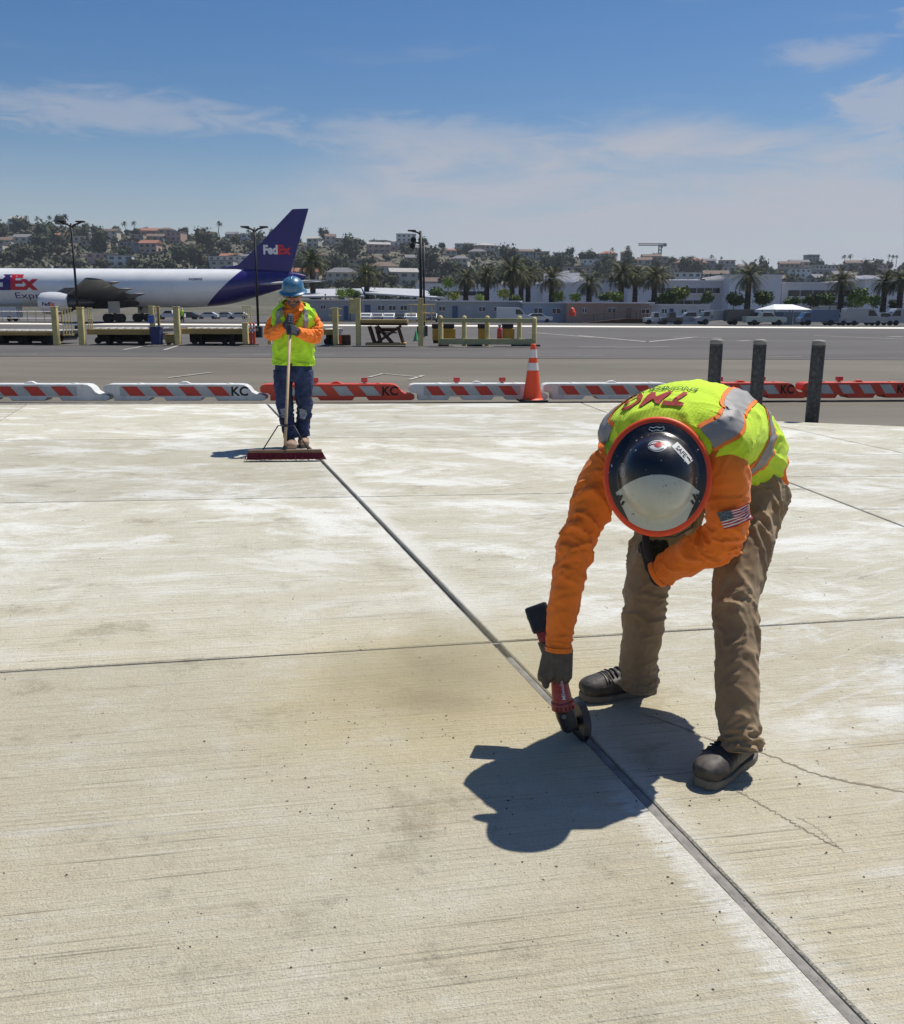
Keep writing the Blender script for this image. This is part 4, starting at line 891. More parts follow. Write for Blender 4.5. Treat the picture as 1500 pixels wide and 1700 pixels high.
MB().tube([bh + hd * .255, bh + hd * .285], .019, 14).build('clamp', M_brace, BR)
MB().tube([bh + hd * .0, bh + hd * .06], .021, 14).build('socket', M_brace, BR)
worldly(BR)
# ================================================================== BARRIERS, CONE, BOLLARDS
M_bw = pm('white_barrier_plastic', (.66, .66, .63), .5, var=.08, vs=4, bump=.15, bs=30, dirt=(.33, .31, .27), dirt_amt=.5, dirt_s=5)
M_br = pm('red_barrier_plastic', (.60, .055, .022), .5, var=.12, vs=4, bump=.15, bs=30, dirt=(.30, .05, .03), dirt_amt=.5, dirt_s=5)
M_sil = pm('silver_sheeting', (.40, .42, .42), .45, var=.10, vs=8, dirt=(.26, .26, .25), dirt_amt=.4, dirt_s=6)
M_rst = pm('red_sheeting', (.52, .035, .018), .5, var=.10, vs=8, dirt=(.30, .05, .03), dirt_amt=.4, dirt_s=9)
M_stencil = pm('black_stencil', (.012, .012, .012), .7)
M_lamp = pm('red_lamp_lens', (.50, .02, .015), .25, var=.1, coat=.5)
OUT = [(.16, 0), (.70, 0), (.74, .055), (.93, .055), (.97, 0), (1.50, 0), (1.54, .055), (1.73, .055), (1.77, 0), (2.47, 0), (2.525, .02), (2.53, .07), (2.47, .10), (2.37, .112), (2.31, .145), (2.26, .215), (2.20, .252), (2.12, .262),
       (.09, .262), (.03, .248), (.0, .215), (.0, .155), (.02, .13), (.12, .118), (.16, .09)]
def barrier(px0, px1, py, red, lamps, label, kc=True):
    p, q = G(px0, py(px0)), G(px1, py(px1)); d = q - p; k = np.linalg.norm(d[:2]) / 2.44; rz = math.atan2(d[1], d[0])
    t = thing('traffic_barrier', label, 'barrier', tuple(p), 'low barriers in a row across the apron edge', rz)
    body = MB().prism([(x * k, z) for x, z in OUT], 'y', 0, .30).build('shell', M_br if red else M_bw, t, .012, 2)
    z0, z1 = .078, .228; sl = .13; xs0, xs1 = .26, 2.02
    if not red:
        MB().box(((xs0 + xs1) / 2 * k, -.0015, (z0 + z1) / 2), ((xs1 - xs0) * k, .003, z1 - z0)).build('sheeting', M_sil, t)
    n = 4
    for i in range(n):
        a = xs0 + .03 + i * .44; w = .235; P = [(a + sl, z0), (a + sl + w, z0), (a + w, z1), (a, z1)]
        MB().prism([(x * k, z) for x, z in P], 'y', -.005, -.001).build('stripe', M_sil if red else M_rst, t)
    if kc:
        V, F = text_mesh('KC', .03)
        raw('stencil', [((2.12 + v[0] * .20) * k, -.0035, .155 + v[1] * .20) for v in V], F, M_stencil, t)
    for x in (.55, 1.95): MB().lathe([(.06, -.005), (.055, .008), (.03, .012), (.001, .012)], (x * k, .15, .262), 12).build('filler_cap', M_br if red else M_bw, t, smooth=True)
    MB().prism([(1.12 * k, .255), (1.36 * k, .255), (1.30 * k, .285), (1.27 * k, .300), (1.21 * k, .300), (1.18 * k, .285)], 'y', .11, .19).build('lifting_eye', M_br if red else M_bw, t, .006)
    for px in lamps:
        x = np.linalg.norm((G(px, py(px)) - p)[:2]); lp = MB().lathe([(.028, 0), (.028, .018)], (x, .15, .262), 10).build('lamp_base', M_bw, t)
        MB().box((x, .15, .262 + .018 + .04), (.105, .085, .072)).build('lamp', M_lamp, lp, .012, 2)
    return t
by_ = lambda x: 665.5 - 5.0 * max(0.0, (x - 500)) / 1000
barrier(-82, 172, by_, False, [], 'white barrier with red stripes at the end of the row beside the aircraft nose side', kc=False)
barrier(172, 432, by_, False, [], 'white barrier with red stripes and stencil, directly beside the standing worker')
barrier(432, 679, by_, True, [523, 605], 'red barrier passing behind the standing worker, with two lamps on top')
barrier(679, 901, by_, False, [759, 835], 'white barrier with two red lamps, just behind the orange cone', kc=False)
barrier(901, 1128, by_, False, [], 'white barrier between the orange cone and the bent worker')
barrier(1128, 1331, by_, True, [1197, 1268], 'red barrier with two lamps behind the bollards and the bent back')
barrier(1331, 1522, by_, True, [1397], 'red barrier with one lamp at the far end of the row past the last bollard')
c0 = G(883, 666.5)
cone = thing('traffic_cone', 'tall orange traffic cone with two white bands and black base by the barriers', 'cone', tuple(c0))
M_cone = pm('orange_cone_rubber', (.80, .070, .012), .55, var=.08, vs=6, dirt=(.45, .06, .02), dirt_amt=.4, dirt_s=6); M_cw = pm('cone_collar', (.62, .58, .55), .5, var=.08, vs=9)
M_rub = pm('black_rubber', (.018, .017, .016), .8, var=.2, vs=9)
cr = lambda z: .150 - (.150 - .040) * (z - .04) / .87
MB().lathe([(.19, .03), (.17, .045), (.155, .05)] + [(cr(z), z) for z in (.07, .2, .4, .6, .8, .90)] + [(.036, .915), (.020, .917), (.001, .917)], n=32).build('body', M_cone, cone, smooth=True)
for a, b in ((.50, .62), (.70, .83)): MB().lathe([(cr(a) + .004, a), (cr(b) + .004, b)], n=32).build('reflective_collar', M_cw, cone, smooth=True)
MB().box((0, 0, .018), (.44, .44, .036), .12).build('base', M_rub, cone, .012, 2)
M_galv = pm('weathered_galvanised_pipe', (.038, .040, .044), .55, metal=.45, var=.35, vs=9, bump=.25, bs=60, bdist=.004, dirt=(.15, .15, .145), dirt_amt=.6, dirt_s=22)
M_gcap = pm('pale_bollard_cap', (.24, .225, .195), .75, var=.25, vs=14, bump=.3, bs=60)
for i, (px, py, tilt, lab) in enumerate(((1347, 697, .010, 'galvanised steel bollard standing clear at the concrete edge, third from the cone'), (1252, 694, .004, 'paler steel bollard in the middle of the three behind the bent worker'), (1181, 692, .004, 'dark steel bollard nearest the cone, just behind the bent worker'))):
    p = G(px, py); t = thing('bollard', lab, 'bollard', tuple(p), 'steel bollards by the barriers'); h = 1.055
    MB().lathe([(.088, -.05), (.088, h - .055)], n=32).build('pipe', M_galv, t, smooth=True)
    MB().lathe([(.0895, h - .06), (.0895, h - .028), (.085, h - .010), (.068, h + .004), (.035, h + .010), (.001, h + .011)], n=32).build('cap', M_gcap, t, smooth=True)
    t.rotation_euler = (0, tilt, 0)

# ================================================================== CARGO DOCK LINE
YR = float(G(500, 573)[1])
RX = lambda px, Y=None: float(D(px, 545, Y or YR)[0])
RZ = lambda py, px=450, Y=None: max(-.05, float(D(px, py, Y or YR)[2]))
M_yel = pm('faded_yellow_paint', (.66, .54, .22), .75, var=.18, vs=3, bump=.2, bs=12, dirt=(.36, .30, .15), dirt_amt=.6, dirt_s=2.5)
M_yd = pm('ochre_paint', (.46, .31, .10), .75, var=.25, vs=3, dirt=(.10, .07, .03), dirt_amt=.6, dirt_s=3)
M_olive = pm('olive_yellow_rail', (.44, .41, .20), .75, var=.15, vs=3, dirt=(.28, .27, .14), dirt_amt=.5, dirt_s=2)
M_rust = pm('rusty_brown_steel', (.10, .045, .022), .8, var=.35, vs=6, dirt=(.04, .02, .012), dirt_amt=.6, dirt_s=5)
M_dkst = pm('dark_undercarriage', (.025, .022, .020), .8, var=.3, vs=4)
M_blue = pm('navy_bin_plastic', (.018, .032, .12), .5, var=.15, vs=5); M_bsign = pm('blue_sign', (.03, .09, .42), .5, var=.3, vs=9, dirt=(.5, .55, .6), dirt_amt=.6, dirt_s=14)
M_roll = pm('roller_steel', (.33, .32, .29), .5, metal=.5, var=.3, vs=8)
def pbox(t, name, x0, x1, y0, y1, mat, dy=0.0, dep=.2, bev=.008, par=None):
    a, b, z1, z0 = RX(x0), RX(x1), RZ(y0, (x0 + x1) / 2), RZ(y1, (x0 + x1) / 2)
    return MB().box(((a + b) / 2, YR + dy, (z0 + z1) / 2), (b - a, dep, z1 - z0)).build(name, mat, par or t, bev)
def fin(t): worldly(t); return t
def dock_post(x0, x1, y0, y1, label, cage=None, wide=None):
    t = thing('guard_post', label, 'post', (RX((x0 + x1) / 2), YR, 0), 'yellow guard posts along the cargo docks')
    pbox(t, 'post', x0, x1, y0, y1, M_yel, 0, .24, .02); pbox(t, 'cap', x0 - .5, x1 + .5, y0 - 1, y0 + .6, M_yel, 0, .28)
    if cage:
        cx0, cx1, cy0, cy1, nb = cage
        for yy in (cy0, (cy0 + cy1) / 2, cy1): pbox(t, 'rail', cx0, cx1, yy, yy + 1.6, M_yel, .3, .05)
        for i in range(nb): x = cx0 + (cx1 - cx0) * (i + .5) / nb; pbox(t, 'bar', x - .6, x + .6, cy0, cy1, M_yel, .3, .04)
    if wide: pbox(t, 'crash_pad', *wide, M_yel, .1, .3)
    return fin(t)
def dock_deck(x0, x1, y0, y1, label, mat=M_yd, n=None):
    t = thing('cargo_dock', label, 'cargo dock', (RX((x0 + x1) / 2), YR + 1.6, 0), 'roller cargo docks beyond the barriers')
    pbox(t, 'side_beam', x0, x1, y0, y1, mat, 0.25, .16)
    a, b = RX(x0), RX(x1); z = RZ(y0)
    MB().box(((a + b) / 2, YR + 1.9, z - .10), (b - a, 3.1, .12)).build('deck', M_dkst, t)
    nr = max(6, int((b - a) / .32))
    for i in range(nr):
        x = a + (b - a) * (i + .5) / nr; MB().tube([(x, YR + .45, z - .02), (x, YR + 3.3, z - .02)], .045, 8).build('roller', M_roll, t, smooth=True)
    for i in range(max(2, int((b - a) / 1.0))):
        k = max(2, int((b - a) / 1.0)); x = a + (b - a) * (i + .5) / k
        MB().box((x, YR + .9, z / 2 - .12), (.16, .5, z - .24)).build('leg', M_dkst, t)
    MB().box(((a + b) / 2, YR + 1.2, .12), ((b - a) * .94, .12, .10)).build('lower_frame', M_rust, t)
    MB().box(((a + b) / 2, YR + 2.0, z * .42), ((b - a) * .96, 1.6, z * .42)).build('undercarriage', M_dkst, t)
    for i in range(max(2, int((b - a) / .9))):
        k = max(2, int((b - a) / .9)); x = a + (b - a) * (i + .3) / k; MB().tube([(x, YR + .62, .14), (x, YR + .74, .14)], .14, 12).build('wheel', M_rub, t)
    return fin(t)
dock_post(88, 97, 510, 573, 'yellow guard post with a railing, nearest the aircraft nose', (98, 117, 511, 556, 4))
dock_post(130.5, 140, 511, 572.5, 'yellow guard post in front of the lamp post with short railing', (142, 151, 511, 548, 3))
dock_post(250, 257, 509, 545, 'short yellow guard post behind the blue bin with blue notice', None, None)
dock_post(289.5, 298.5, 510, 572, 'yellow guard post beside the small ochre chest')
dock_post(402.5, 411.5, 537, 572, 'yellow guard post with stacked frame beside the red delineators', (400, 416, 508, 537, 4))
dock_post(444, 450, 562, 572, 'stubby yellow post at the standing worker elbow')
dock_post(552.5, 561, 512, 573, 'yellow guard post with open side frame, just past the standing worker', (545.5, 566, 512, 535, 2))
dock_post(590.5, 598.5, 496, 573.5, 'yellow guard post with a wide crash pad beside the scissor lift', None, (580.5, 591, 497, 521))
dock_post(694, 702.5, 496, 574.5, 'yellow guard post with railings between scissor lift and fence', (676, 722, 505, 533, 4))
dock_deck(-70, 88, 551, 557, 'long roller dock at the picture edge below the aircraft nose')
dock_deck(141, 249, 547, 556, 'roller dock between the railing posts and the blue bin')
dock_deck(299, 402, 546, 555, 'roller dock between the ochre chest and the red delineators')
dock_deck(536, 553, 547, 556, 'short roller dock just past the standing worker')
# step at the picture edge, bin, chest, delineators
t = thing('waste_bin', 'blue wheeled waste bin in front of the docks', 'bin', (RX(259), YR - .5, 0))
a = RX(259, YR - .5)
MB().box((a, YR - .5, .36), (.36, .42, .70), taper=1.22).build('tub', M_blue, t, .02, 2); MB().box((a, YR - .5, .745), (.50, .56, .05)).build('lid', M_blue, t, .015, 2)
for s_ in (-1, 1): MB().tube([(a + s_ * .16 - .02, YR - .30, .06), (a + s_ * .16 + .02, YR - .30, .06)], .06, 12).build('wheel', M_rub, t)
fin(t)
t = thing('notice_board', 'blue notice panel fixed to the short post above the bin', 'sign', (RX(253), YR - .16, 0)); pbox(t, 'panel', 248.5, 258.5, 523.5, 536.5, M_bsign, -.16, .03); pbox(t, 'frame', 261, 265, 509, 545, M_yd, .1, .1); pbox(t, 'cross_rail', 250, 265, 508.5, 510.5, M_yel, .1, .1); fin(t)
t = thing('storage_chest', 'small ochre metal chest between blue bin and guard post', 'chest', (RX(281), YR + .3, 0)); pbox(t, 'body', 272.5, 290, 557, 570, M_yd, .3, .5, .02); pbox(t, 'lid', 272, 290.5, 555, 557, M_yd, .3, .54, .01); pbox(t, 'foot', 274, 277, 570, 573, M_dkst, .3, .4); pbox(t, 'foot', 285, 288, 570, 573, M_dkst, .3, .4); fin(t)
for i, (x, h, lab) in enumerate(((417, 536, 'red delineator post closest to the guard post by the standing worker'), (422.5, 536, 'red delineator post closest to the standing worker sleeve'), (565, 546, 'red delineator post beside the short dock, past the standing worker'))):
    p = D(x, 572.5, YR - .3); t = thing('delineator', lab, 'delineator', (p[0], p[1], 0), 'red delineator posts')
    hh = float(D(x, h, YR - .3)[2])
    MB().lathe([(.075, .05), (.062, .1), (.045, hh - .1), (.045, hh - .03), (.02, hh), (.001, hh)], n=14).build('post', M_cone, t, smooth=True); MB().lathe([(.20, 0), (.20, .03), (.10, .05), (.001, .05)], n=14).build('base', M_rub, t)
    for z_ in (hh * .62, hh * .80): MB().lathe([(.056, z_), (.055, z_ + .1)], n=14).build('reflective_collar', M_cw, t)
t = thing('oil_drum', 'rusty brown drum beside the red delineator past the standing worker', 'drum', (RX(574), YR, 0)); MB().lathe([(.001, 0), (.20, 0), (.205, .02), (.205, .15), (.215, .17), (.205, .19), (.205, .30), (.215, .32), (.205, .34), (.205, .43), (.19, .44), (.001, .44)], (RX(574), YR, 0), 24).build('barrel', M_rust, t, smooth=False); MB().lathe([(.03, .44), (.03, .455), (.001, .455)], (RX(574) + .1, YR, 0), 10).build('bung', M_dkst, t); fin(t)
# scissor lift table
t = thing('scissor_lift', 'brown scissor lift table raised between two yellow guard posts', 'lift table', (RX(637), YR + .5, 0))
pbox(t, 'platform', 598.5, 675.5, 531, 536.5, M_yd, .6, 1.4); pbox(t, 'apron', 599, 675, 536.5, 540.5, M_rust, .6, 1.3); pbox(t, 'base_frame', 606, 673, 569.5, 573, M_yd, .5, 1.2)
for dy in (.1, 1.0):
    for xa, ya, xb, yb in ((611, 541, 620, 570), (664, 541, 622, 570), (623, 541, 630, 570), (659, 541, 668, 570), (624, 541, 650, 570)):
        MB().tube([(RX(xa), YR + dy, RZ(ya)), (RX(xb), YR + dy, RZ(yb))], .055, 6).build('scissor_arm', M_rust, t)
pbox(t, 'cross_member', 625, 655, 545, 551, M_rust, .5, .12); pbox(t, 'hydraulic_ram', 622, 658, 552, 554, M_dkst, .5, .1); fin(t)
p = D(690.5, 556, YR + 7); t = thing('traffic_cone', 'small green cone standing beyond the scissor lift', 'cone', (p[0], p[1], 0)); M_gc = pm('green_cone_rubber', (.02, .30, .10), .55, var=.1)
MB().lathe([(.14, .03), (.125, .05), (.035, .48), (.02, .5), (.001, .5)], n=20).build('body', M_gc, t, smooth=True); MB().box((0, 0, .015), (.34, .34, .03)).build('base', M_rub, t)
# long low railing with ochre power units behind
t = thing('guard_railing', 'long olive yellow guard railing with rounded posts beside the cone', 'railing', (RX(806), YR - .4, 0))
pbox(t, 'top_rail', 731, 883, 528.5, 535.5, M_olive, -.45, .08); pbox(t, 'bottom_rail', 731, 886, 562, 571.5, M_olive, -.45, .08)
for x in (731, 770, 808, 861, 885.5):
    z = RZ(524 if x < 880 else 526); MB().lathe([(.10, 0), (.10, z - .05), (.08, z), (.04, z + .03), (.001, z + .035)], (RX(x), YR - .3, 0), 14).build('post', M_yel, t, smooth=True)
for a, b in ((728, 745), (775, 800), (848, 895)): pbox(t, 'foot', a, b, 571.5, 574.5, M_dkst, -.45, .4)
fin(t)
for i, (a, b, lab) in enumerate(((717, 732, 'ochre power unit sticking out past the railing beside the guard post'), (736, 756, 'ochre power unit with black top at the near end of the railing'), (794.5, 810, 'narrow ochre power unit behind the middle of the railing'), (836, 855.5, 'ochre power unit next to the red cylinder behind the railing'))):
    t = thing('power_unit', lab, 'power unit', (RX((a + b) / 2), YR + .9, 0), 'ochre power units behind the railing')
    pbox(t, 'cabinet', a, b, 546, 566, pm('ochre_cabinet', (.42, .25, .03), .6, var=.15, vs=4, dirt=(.2, .12, .03), dirt_amt=.5), .9, .6, .02); pbox(t, 'control_box', a - 1, b - 2, 538, 546, M_dkst, .9, .5, .02); pbox(t, 'foot', a + 1, b - 1, 566, 571, M_dkst, .9, .5); fin(t)
t = thing('gas_cylinder', 'red fire extinguisher cylinder leaning by the ochre unit', 'extinguisher', (RX(830), YR + .5, 0)); x = RX(830); MB().lathe([(.001, .28), (.10, .28), (.11, .30), (.11, .66), (.07, .74), (.03, .77), (.03, .82), (.001, .82)], (x, YR + .5, 0), 18).build('cylinder', M_lamp, t, smooth=True); MB().box((x, YR + .5, .84), (.14, .04, .05)).build('valve', M_dkst, t); pbox(t, 'stand', 827, 834, 562, 572, M_dkst, .5, .25); fin(t)
# lamp posts
M_pole = pm('dark_bronze_pole', (.018, .016, .017), .5, metal=.3, var=.15); M_lens = pm('lamp_underside', (.32, .18, .14), .5)
def lamp_post(px, pt, pb, Y, label, arms, r=.075, lean=0.0):
    p = D(px, 555, Y); t = thing('lamp_post', label, 'lamp post', (p[0], Y, 0), 'dark lamp posts along the ramp'); top = float(D(px, pt, Y)[2]); u = Y / FPX
    MB().tube([(0, 0, -.05), (0, 0, top)], [r, r * .75], 14).build('pole', M_pole, t, smooth=True); MB().lathe([(.24, -.05), (.24, .55), (.20, .60), (.001, .60)], n=18).build('footing', M_dkst, t)
    for s_, ln, dz in arms:
        ar = MB().tube([(0, 0, top - .22), (s_ * .18, 0, top - .08), (s_ * ln * u, 0, top + dz)], [.06, .05, .035], 8).build('arm', M_pole, t, smooth=True)
        MB().box((s_ * (ln - 6) * u, 0, top + dz - .005), (13 * u, .35, .07), 0).build('lamp_head', M_pole, ar, .02); MB().box((s_ * (ln - 6) * u, 0, top + dz - .046), (11 * u, .28, .012)).build('lens', M_lens, ar)
    return t
lamp_post(132, 371, 573, 55, 'dark twin-arm lamp post standing in front of the aircraft wing', [(-1, 21, .10), (1, 21, .10)])
lamp_post(429, 378, 573, 55, 'dark twin-arm lamp post standing in front of the aircraft tail', [(-1, 21, .04), (1, 21, .04)])
t = lamp_post(698.5, 383.5, 573, 57, 'dark lamp post with one arm and two round floodlights', [(-1, 20, .02)], r=.11)
for dx, dz in ((-.42, -.52), (-.48, -.85)): MB().lathe([(.001, -.05), (.15, -.04), (.17, .05), (.001, .06)], n=16).build('floodlight', M_pole, t).matrix_basis = Matrix.Translation((dx, -.05, float(D(698, 383.5, 57)[2]) + dz)) @ Matrix.Rotation(math.pi / 2, 4, 'X')
lamp_post(703.5, 403, 573, 60, 'thinner dark lamp post close beside the floodlight post', [(-1, 14, .0)], r=.08)

# ================================================================== AIRCRAFT
YA = 130.0
AX = lambda px, Y=YA: float(D(px, 500, Y)[0]); AZ = lambda py, px=200, Y=YA: float(D(px, py, Y)[2])
RF = 2.52; ZF = AZ(478.5, 250)
def fus_mat():
    s = NT('airliner_fuselage_paint'); tc = s.n('ShaderNodeTexCoord'); sp_ = s.n('ShaderNodeSeparateXYZ'); s.lk(tc.outputs['Object'], sp_.inputs[0]); x, y, z = sp_.outputs
    n1 = s.noise(tc.outputs['Object'], .5, 5, .6)
    xb, xt = AX(343), AX(408)
    e = s.math('SUBTRACT', x, s.math('MULTIPLY_ADD', s.math('SUBTRACT', z, ZF - RF), (xt - xb) / (2 * RF), xb))
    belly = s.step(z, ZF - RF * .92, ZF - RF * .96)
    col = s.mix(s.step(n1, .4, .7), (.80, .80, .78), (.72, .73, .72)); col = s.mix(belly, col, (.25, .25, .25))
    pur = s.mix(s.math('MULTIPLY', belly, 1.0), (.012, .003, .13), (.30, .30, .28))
    col = s.mix(s.step(e, -.05, .05), col, pur)
    s.b.inputs['Coat Weight'].default_value = .4; s.b.inputs['Coat Roughness'].default_value = .1
    return s.done(col, .35)
M_fus = fus_mat(); M_pur = pm('purple_tail_paint', (.012, .003, .13), .4, var=.08, vs=.6, coat=.2); M_plt = pm('purple_print', (.03, .008, .13), .5); M_ora = pm('red_orange_print', (.62, .012, .02), .5)
M_wing = pm('grey_wing_paint', (.07, .072, .075), .45, var=.15, vs=.8); M_wl = pm('pale_wing_paint', (.50, .51, .52), .4, var=.1, vs=.8); M_nac = pm('white_nacelle_paint', (.62, .63, .63), .35, var=.06, vs=.8, coat=.4); M_met = pm('bare_engine_metal', (.10, .10, .11), .4, metal=.7, var=.2)
AC = thing("cargo_aircraft", "white cargo jet with purple tail parked beyond the docks", "aircraft", (AX(200), YA, 0))
xs = [AX(-150) + v for v in (0, .6, 2.0, 4.5, 8)]; xt0 = AX(345)
ctrl = [((xs[0], YA, ZF - .5), .05, .05, (0, -1, 0)), ((xs[1], YA, ZF - .45), .9, .95, (0, -1, 0)), ((xs[2], YA, ZF - .3), 1.6, 1.7, (0, -1, 0)), ((xs[3], YA, ZF - .08), 2.25, 2.3, (0, -1, 0)), ((xs[4], YA, ZF), RF, RF, (0, -1, 0))]
ctrl += [((x, YA, ZF), RF, RF, (0, -1, 0)) for x in np.linspace(xs[4] + 6, xt0 - 2, 5)]
ctrl += [((AX(375), YA, ZF + .20), 2.35, 2.33, (0, -1, 0)), ((AX(415), YA, ZF + .62), 1.9, 1.93, (0, -1, 0)), ((AX(455), YA, ZF + 1.05), 1.25, 1.38, (0, -1, 0)), ((AX(490), YA, ZF + 1.40), .62, .75, (0, -1, 0)), ((AX(508), YA, ZF + 1.55), .15, .2, (0, -1, 0))]
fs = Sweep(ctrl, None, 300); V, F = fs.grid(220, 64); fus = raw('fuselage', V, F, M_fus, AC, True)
def fit_text(name, s, fn, mat, parent, u0, u1, v0, v1, bold=.03, shear=0.0):
    V, F = text_mesh(s, bold); lo, hi = V.min(0), V.max(0); k = (np.array([u1, v1]) - [u0, v0]) / (hi - lo); W_ = (V - lo) * k + [u0, v0]
    return raw(name, [fn(w[0] + shear * (w[1] - v0), w[1]) for w in W_], F, mat, parent)
on_fus = lambda X, z: (X, YA - math.sqrt(max(RF ** 2 - (z - ZF) ** 2, .01)) - .015, z)
fit_text('lettering', 'Fed', on_fus, M_plt, fus, AX(-66), AX(34), AZ(483, 20), AZ(456.5, 20), .045); fit_text('lettering', 'Ex', on_fus, M_ora, fus, AX(34), AX(79), AZ(482.5, 50), AZ(456.5, 50), .045)
fit_text('lettering', 'Express', on_fus, M_plt, fus, AX(39), AX(106), AZ(499, 60), AZ(486.5, 60), .0)
fit_text('lettering', 'N289FE', on_fus, M_plt, fus, AX(323), AX(345), AZ(466.5, 330), AZ(462.5, 330), .02)
for x in (88, 325, 375): MB().prism([(AX(x), ZF + RF - .03), (AX(x) + .3, ZF + RF - .03), (AX(x) + .38, ZF + RF + .30), (AX(x) + .25, ZF + RF + .30)], 'y', YA - .03, YA + .03).build('antenna', M_nac, fus)
def surf(name, root, tip, thick, mat, parent):
    """lifting surface between a root and a tip chord (leading edge, trailing edge)"""
    prof = [(0, 0), (.03, .35), (.12, .75), (.3, 1), (.55, .85), (.8, .4), (1, .02)]; mb = MB(); n = 12; V = []; F = []
    for j in range(n + 1):
        t = j / n; le = np.array(root[0]) * (1 - t) + np.array(tip[0]) * t; te = np.array(root[1]) * (1 - t) + np.array(tip[1]) * t; ch = np.linalg.norm(te - le)
        up = nrm(np.cross(te - le, np.array(tip[0]) - np.array(root[0])))
        ring_ = [le + (te - le) * c + up * h * thick * ch / 2 for c, h in prof] + [le + (te - le) * c - up * h * thick * ch / 2 for c, h in reversed(prof[1:-1])]
        V += ring_; m = len(ring_)
    for j in range(n): F += [(j * m + i, j * m + (i + 1) % m, (j + 1) * m + (i + 1) % m, (j + 1) * m + i) for i in range(m)]
    F += [tuple(range(m)), tuple(range(n * m, n * m + m))]
    return mb.add(V, F).build(name, mat, parent)
zw = ZF - 1.55
wg = surf('wing', ((AX(112), YA - 2.0, zw), (AX(236), YA - 2.0, zw + .1)), ((AX(143, 106.5), 106.5, AZ(462.5, 150, 106.5)), (AX(172, 106.5), 106.5, AZ(464, 150, 106.5))), .12, M_wing, AC)
surf('wing', ((AX(112), YA + 2.0, zw), (AX(236), YA + 2.0, zw + .1)), ((AX(112) + 11, YA + 23.5, zw + 2.4), (AX(112) + 13.6, YA + 23.5, zw + 2.4)), .12, M_wing, AC)
fr = Sweep([((AX(106), YA - .6, zw + .2), .2, .2, (0, -1, 0)), ((AX(125), YA - .6, zw + .15), 1.9, 1.15, (0, -1, 0)), ((AX(170), YA - .6, zw + .15), 2.3, 1.35, (0, -1, 0)), ((AX(215), YA - .6, zw), 1.9, 1.0, (0, -1, 0)), ((AX(262), YA - .3, zw - .2), .3, .2, (0, -1, 0))], None, 80); V, F = fr.grid(50, 32); raw('wing_fairing', V, F, M_wing, AC, True)
for i, (yy, xx) in enumerate(((118, 205), (112, 185), (123, 226))): 
    MB().tube([(AX(xx - 28, yy), yy, zw + .05 + (YA - yy) * .10), (AX(xx - 10, yy), yy, zw - .30 + (YA - yy) * .10), (AX(xx + 16, yy), yy, zw + (YA - yy) * .10)], [.15, .42, .05], 10).build('flap_fairing', M_wing, wg, smooth=True)
ye = YA - 7.9; ze = AZ(503.5, 105, ye); ex0, ex1, ex2 = AX(68, ye), AX(117, ye), AX(150, ye)
MB().tube([(ex0, ye, ze), (ex0 + .25, ye, ze), (ex0 + 1.2, ye, ze), (ex0 + 2.6, ye, ze), (ex1, ye, ze + .05)], [1.10, 1.30, 1.40, 1.38, 1.12], 32, cap=False).build('nacelle', M_nac, AC, smooth=True)
eng = MB().tube([(ex0 + .15, ye, ze), (ex0 + .9, ye, ze), (ex0 + .95, ye, ze)], [1.14, 1.05, .02], 32, cap=False).build('intake', M_met, AC, smooth=True)
MB().tube([(ex1 - .6, ye, ze + .05), (ex1 + .6, ye, ze + .08), (ex2 - .4, ye, ze + .12), (ex2 + .5, ye, ze + .15)], [1.02, .88, .62, .12], 24).build('exhaust', M_met, AC, smooth=True)
MB().prism([(ex0 + 1.8, ze + 1.25), (ex2 + 1.0, ze + .9), (ex2 + 2.2, ze + 2.0), (ex0 + 3.2, ze + 1.9)], 'y', ye - .18, ye + .18).build('pylon', M_wing, AC)
on_nac = lambda X, z: (X, ye - math.sqrt(max(1.40 ** 2 - (z - ze) ** 2, .01)) - .02, z)
fit_text('lettering', 'Fed', on_nac, M_plt, AC, AX(77, ye), AX(89, ye), AZ(508, 88, ye), AZ(502, 88, ye), .04); fit_text('lettering', 'Ex', on_nac, M_ora, AC, AX(89, ye), AX(98, ye), AZ(508, 88, ye), AZ(502, 88, ye), .04)
# fin, stabilisers
finz = [(AX(352), AZ(449, 352)), (AX(398), AZ(440, 400)), (AX(425), AZ(415, 420)), (AX(490), AZ(347.5, 490)), (AX(516), AZ(346.5, 516)), (AX(484), AZ(452, 484)), (AX(478), AZ(470, 478)), (AX(420), AZ(470, 420))]
MB().prism(finz, 'y', YA - .22, YA + .22).build('tail_fin', M_pur, AC, .12, 2)
on_fin = lambda X, z: (X, YA - .235, z)
fit_text('lettering', 'Fed', on_fin, M_white, AC, AX(440.5), AX(464), AZ(423, 450), AZ(407, 450), .05); fit_text('lettering', 'Ex', on_fin, M_ora, AC, AX(464), AX(486), AZ(423, 470), AZ(407, 470), .05)
surf('stabiliser', ((AX(428), YA - 1.0, AZ(473, 430)), (AX(486), YA - .8, AZ(468, 480))), ((AX(512, 121), 121, AZ(466, 520, 121)), (AX(541, 121), 121, AZ(465.5, 540, 121))), .09, M_wl, AC)
surf('stabiliser', ((AX(428), YA + 1.0, AZ(473, 430)), (AX(486), YA + .8, AZ(468, 480))), ((AX(428) + 5.5, YA + 9, AZ(464, 520)), (AX(428) + 7.6, YA + 9, AZ(464, 540))), .09, M_wl, AC)
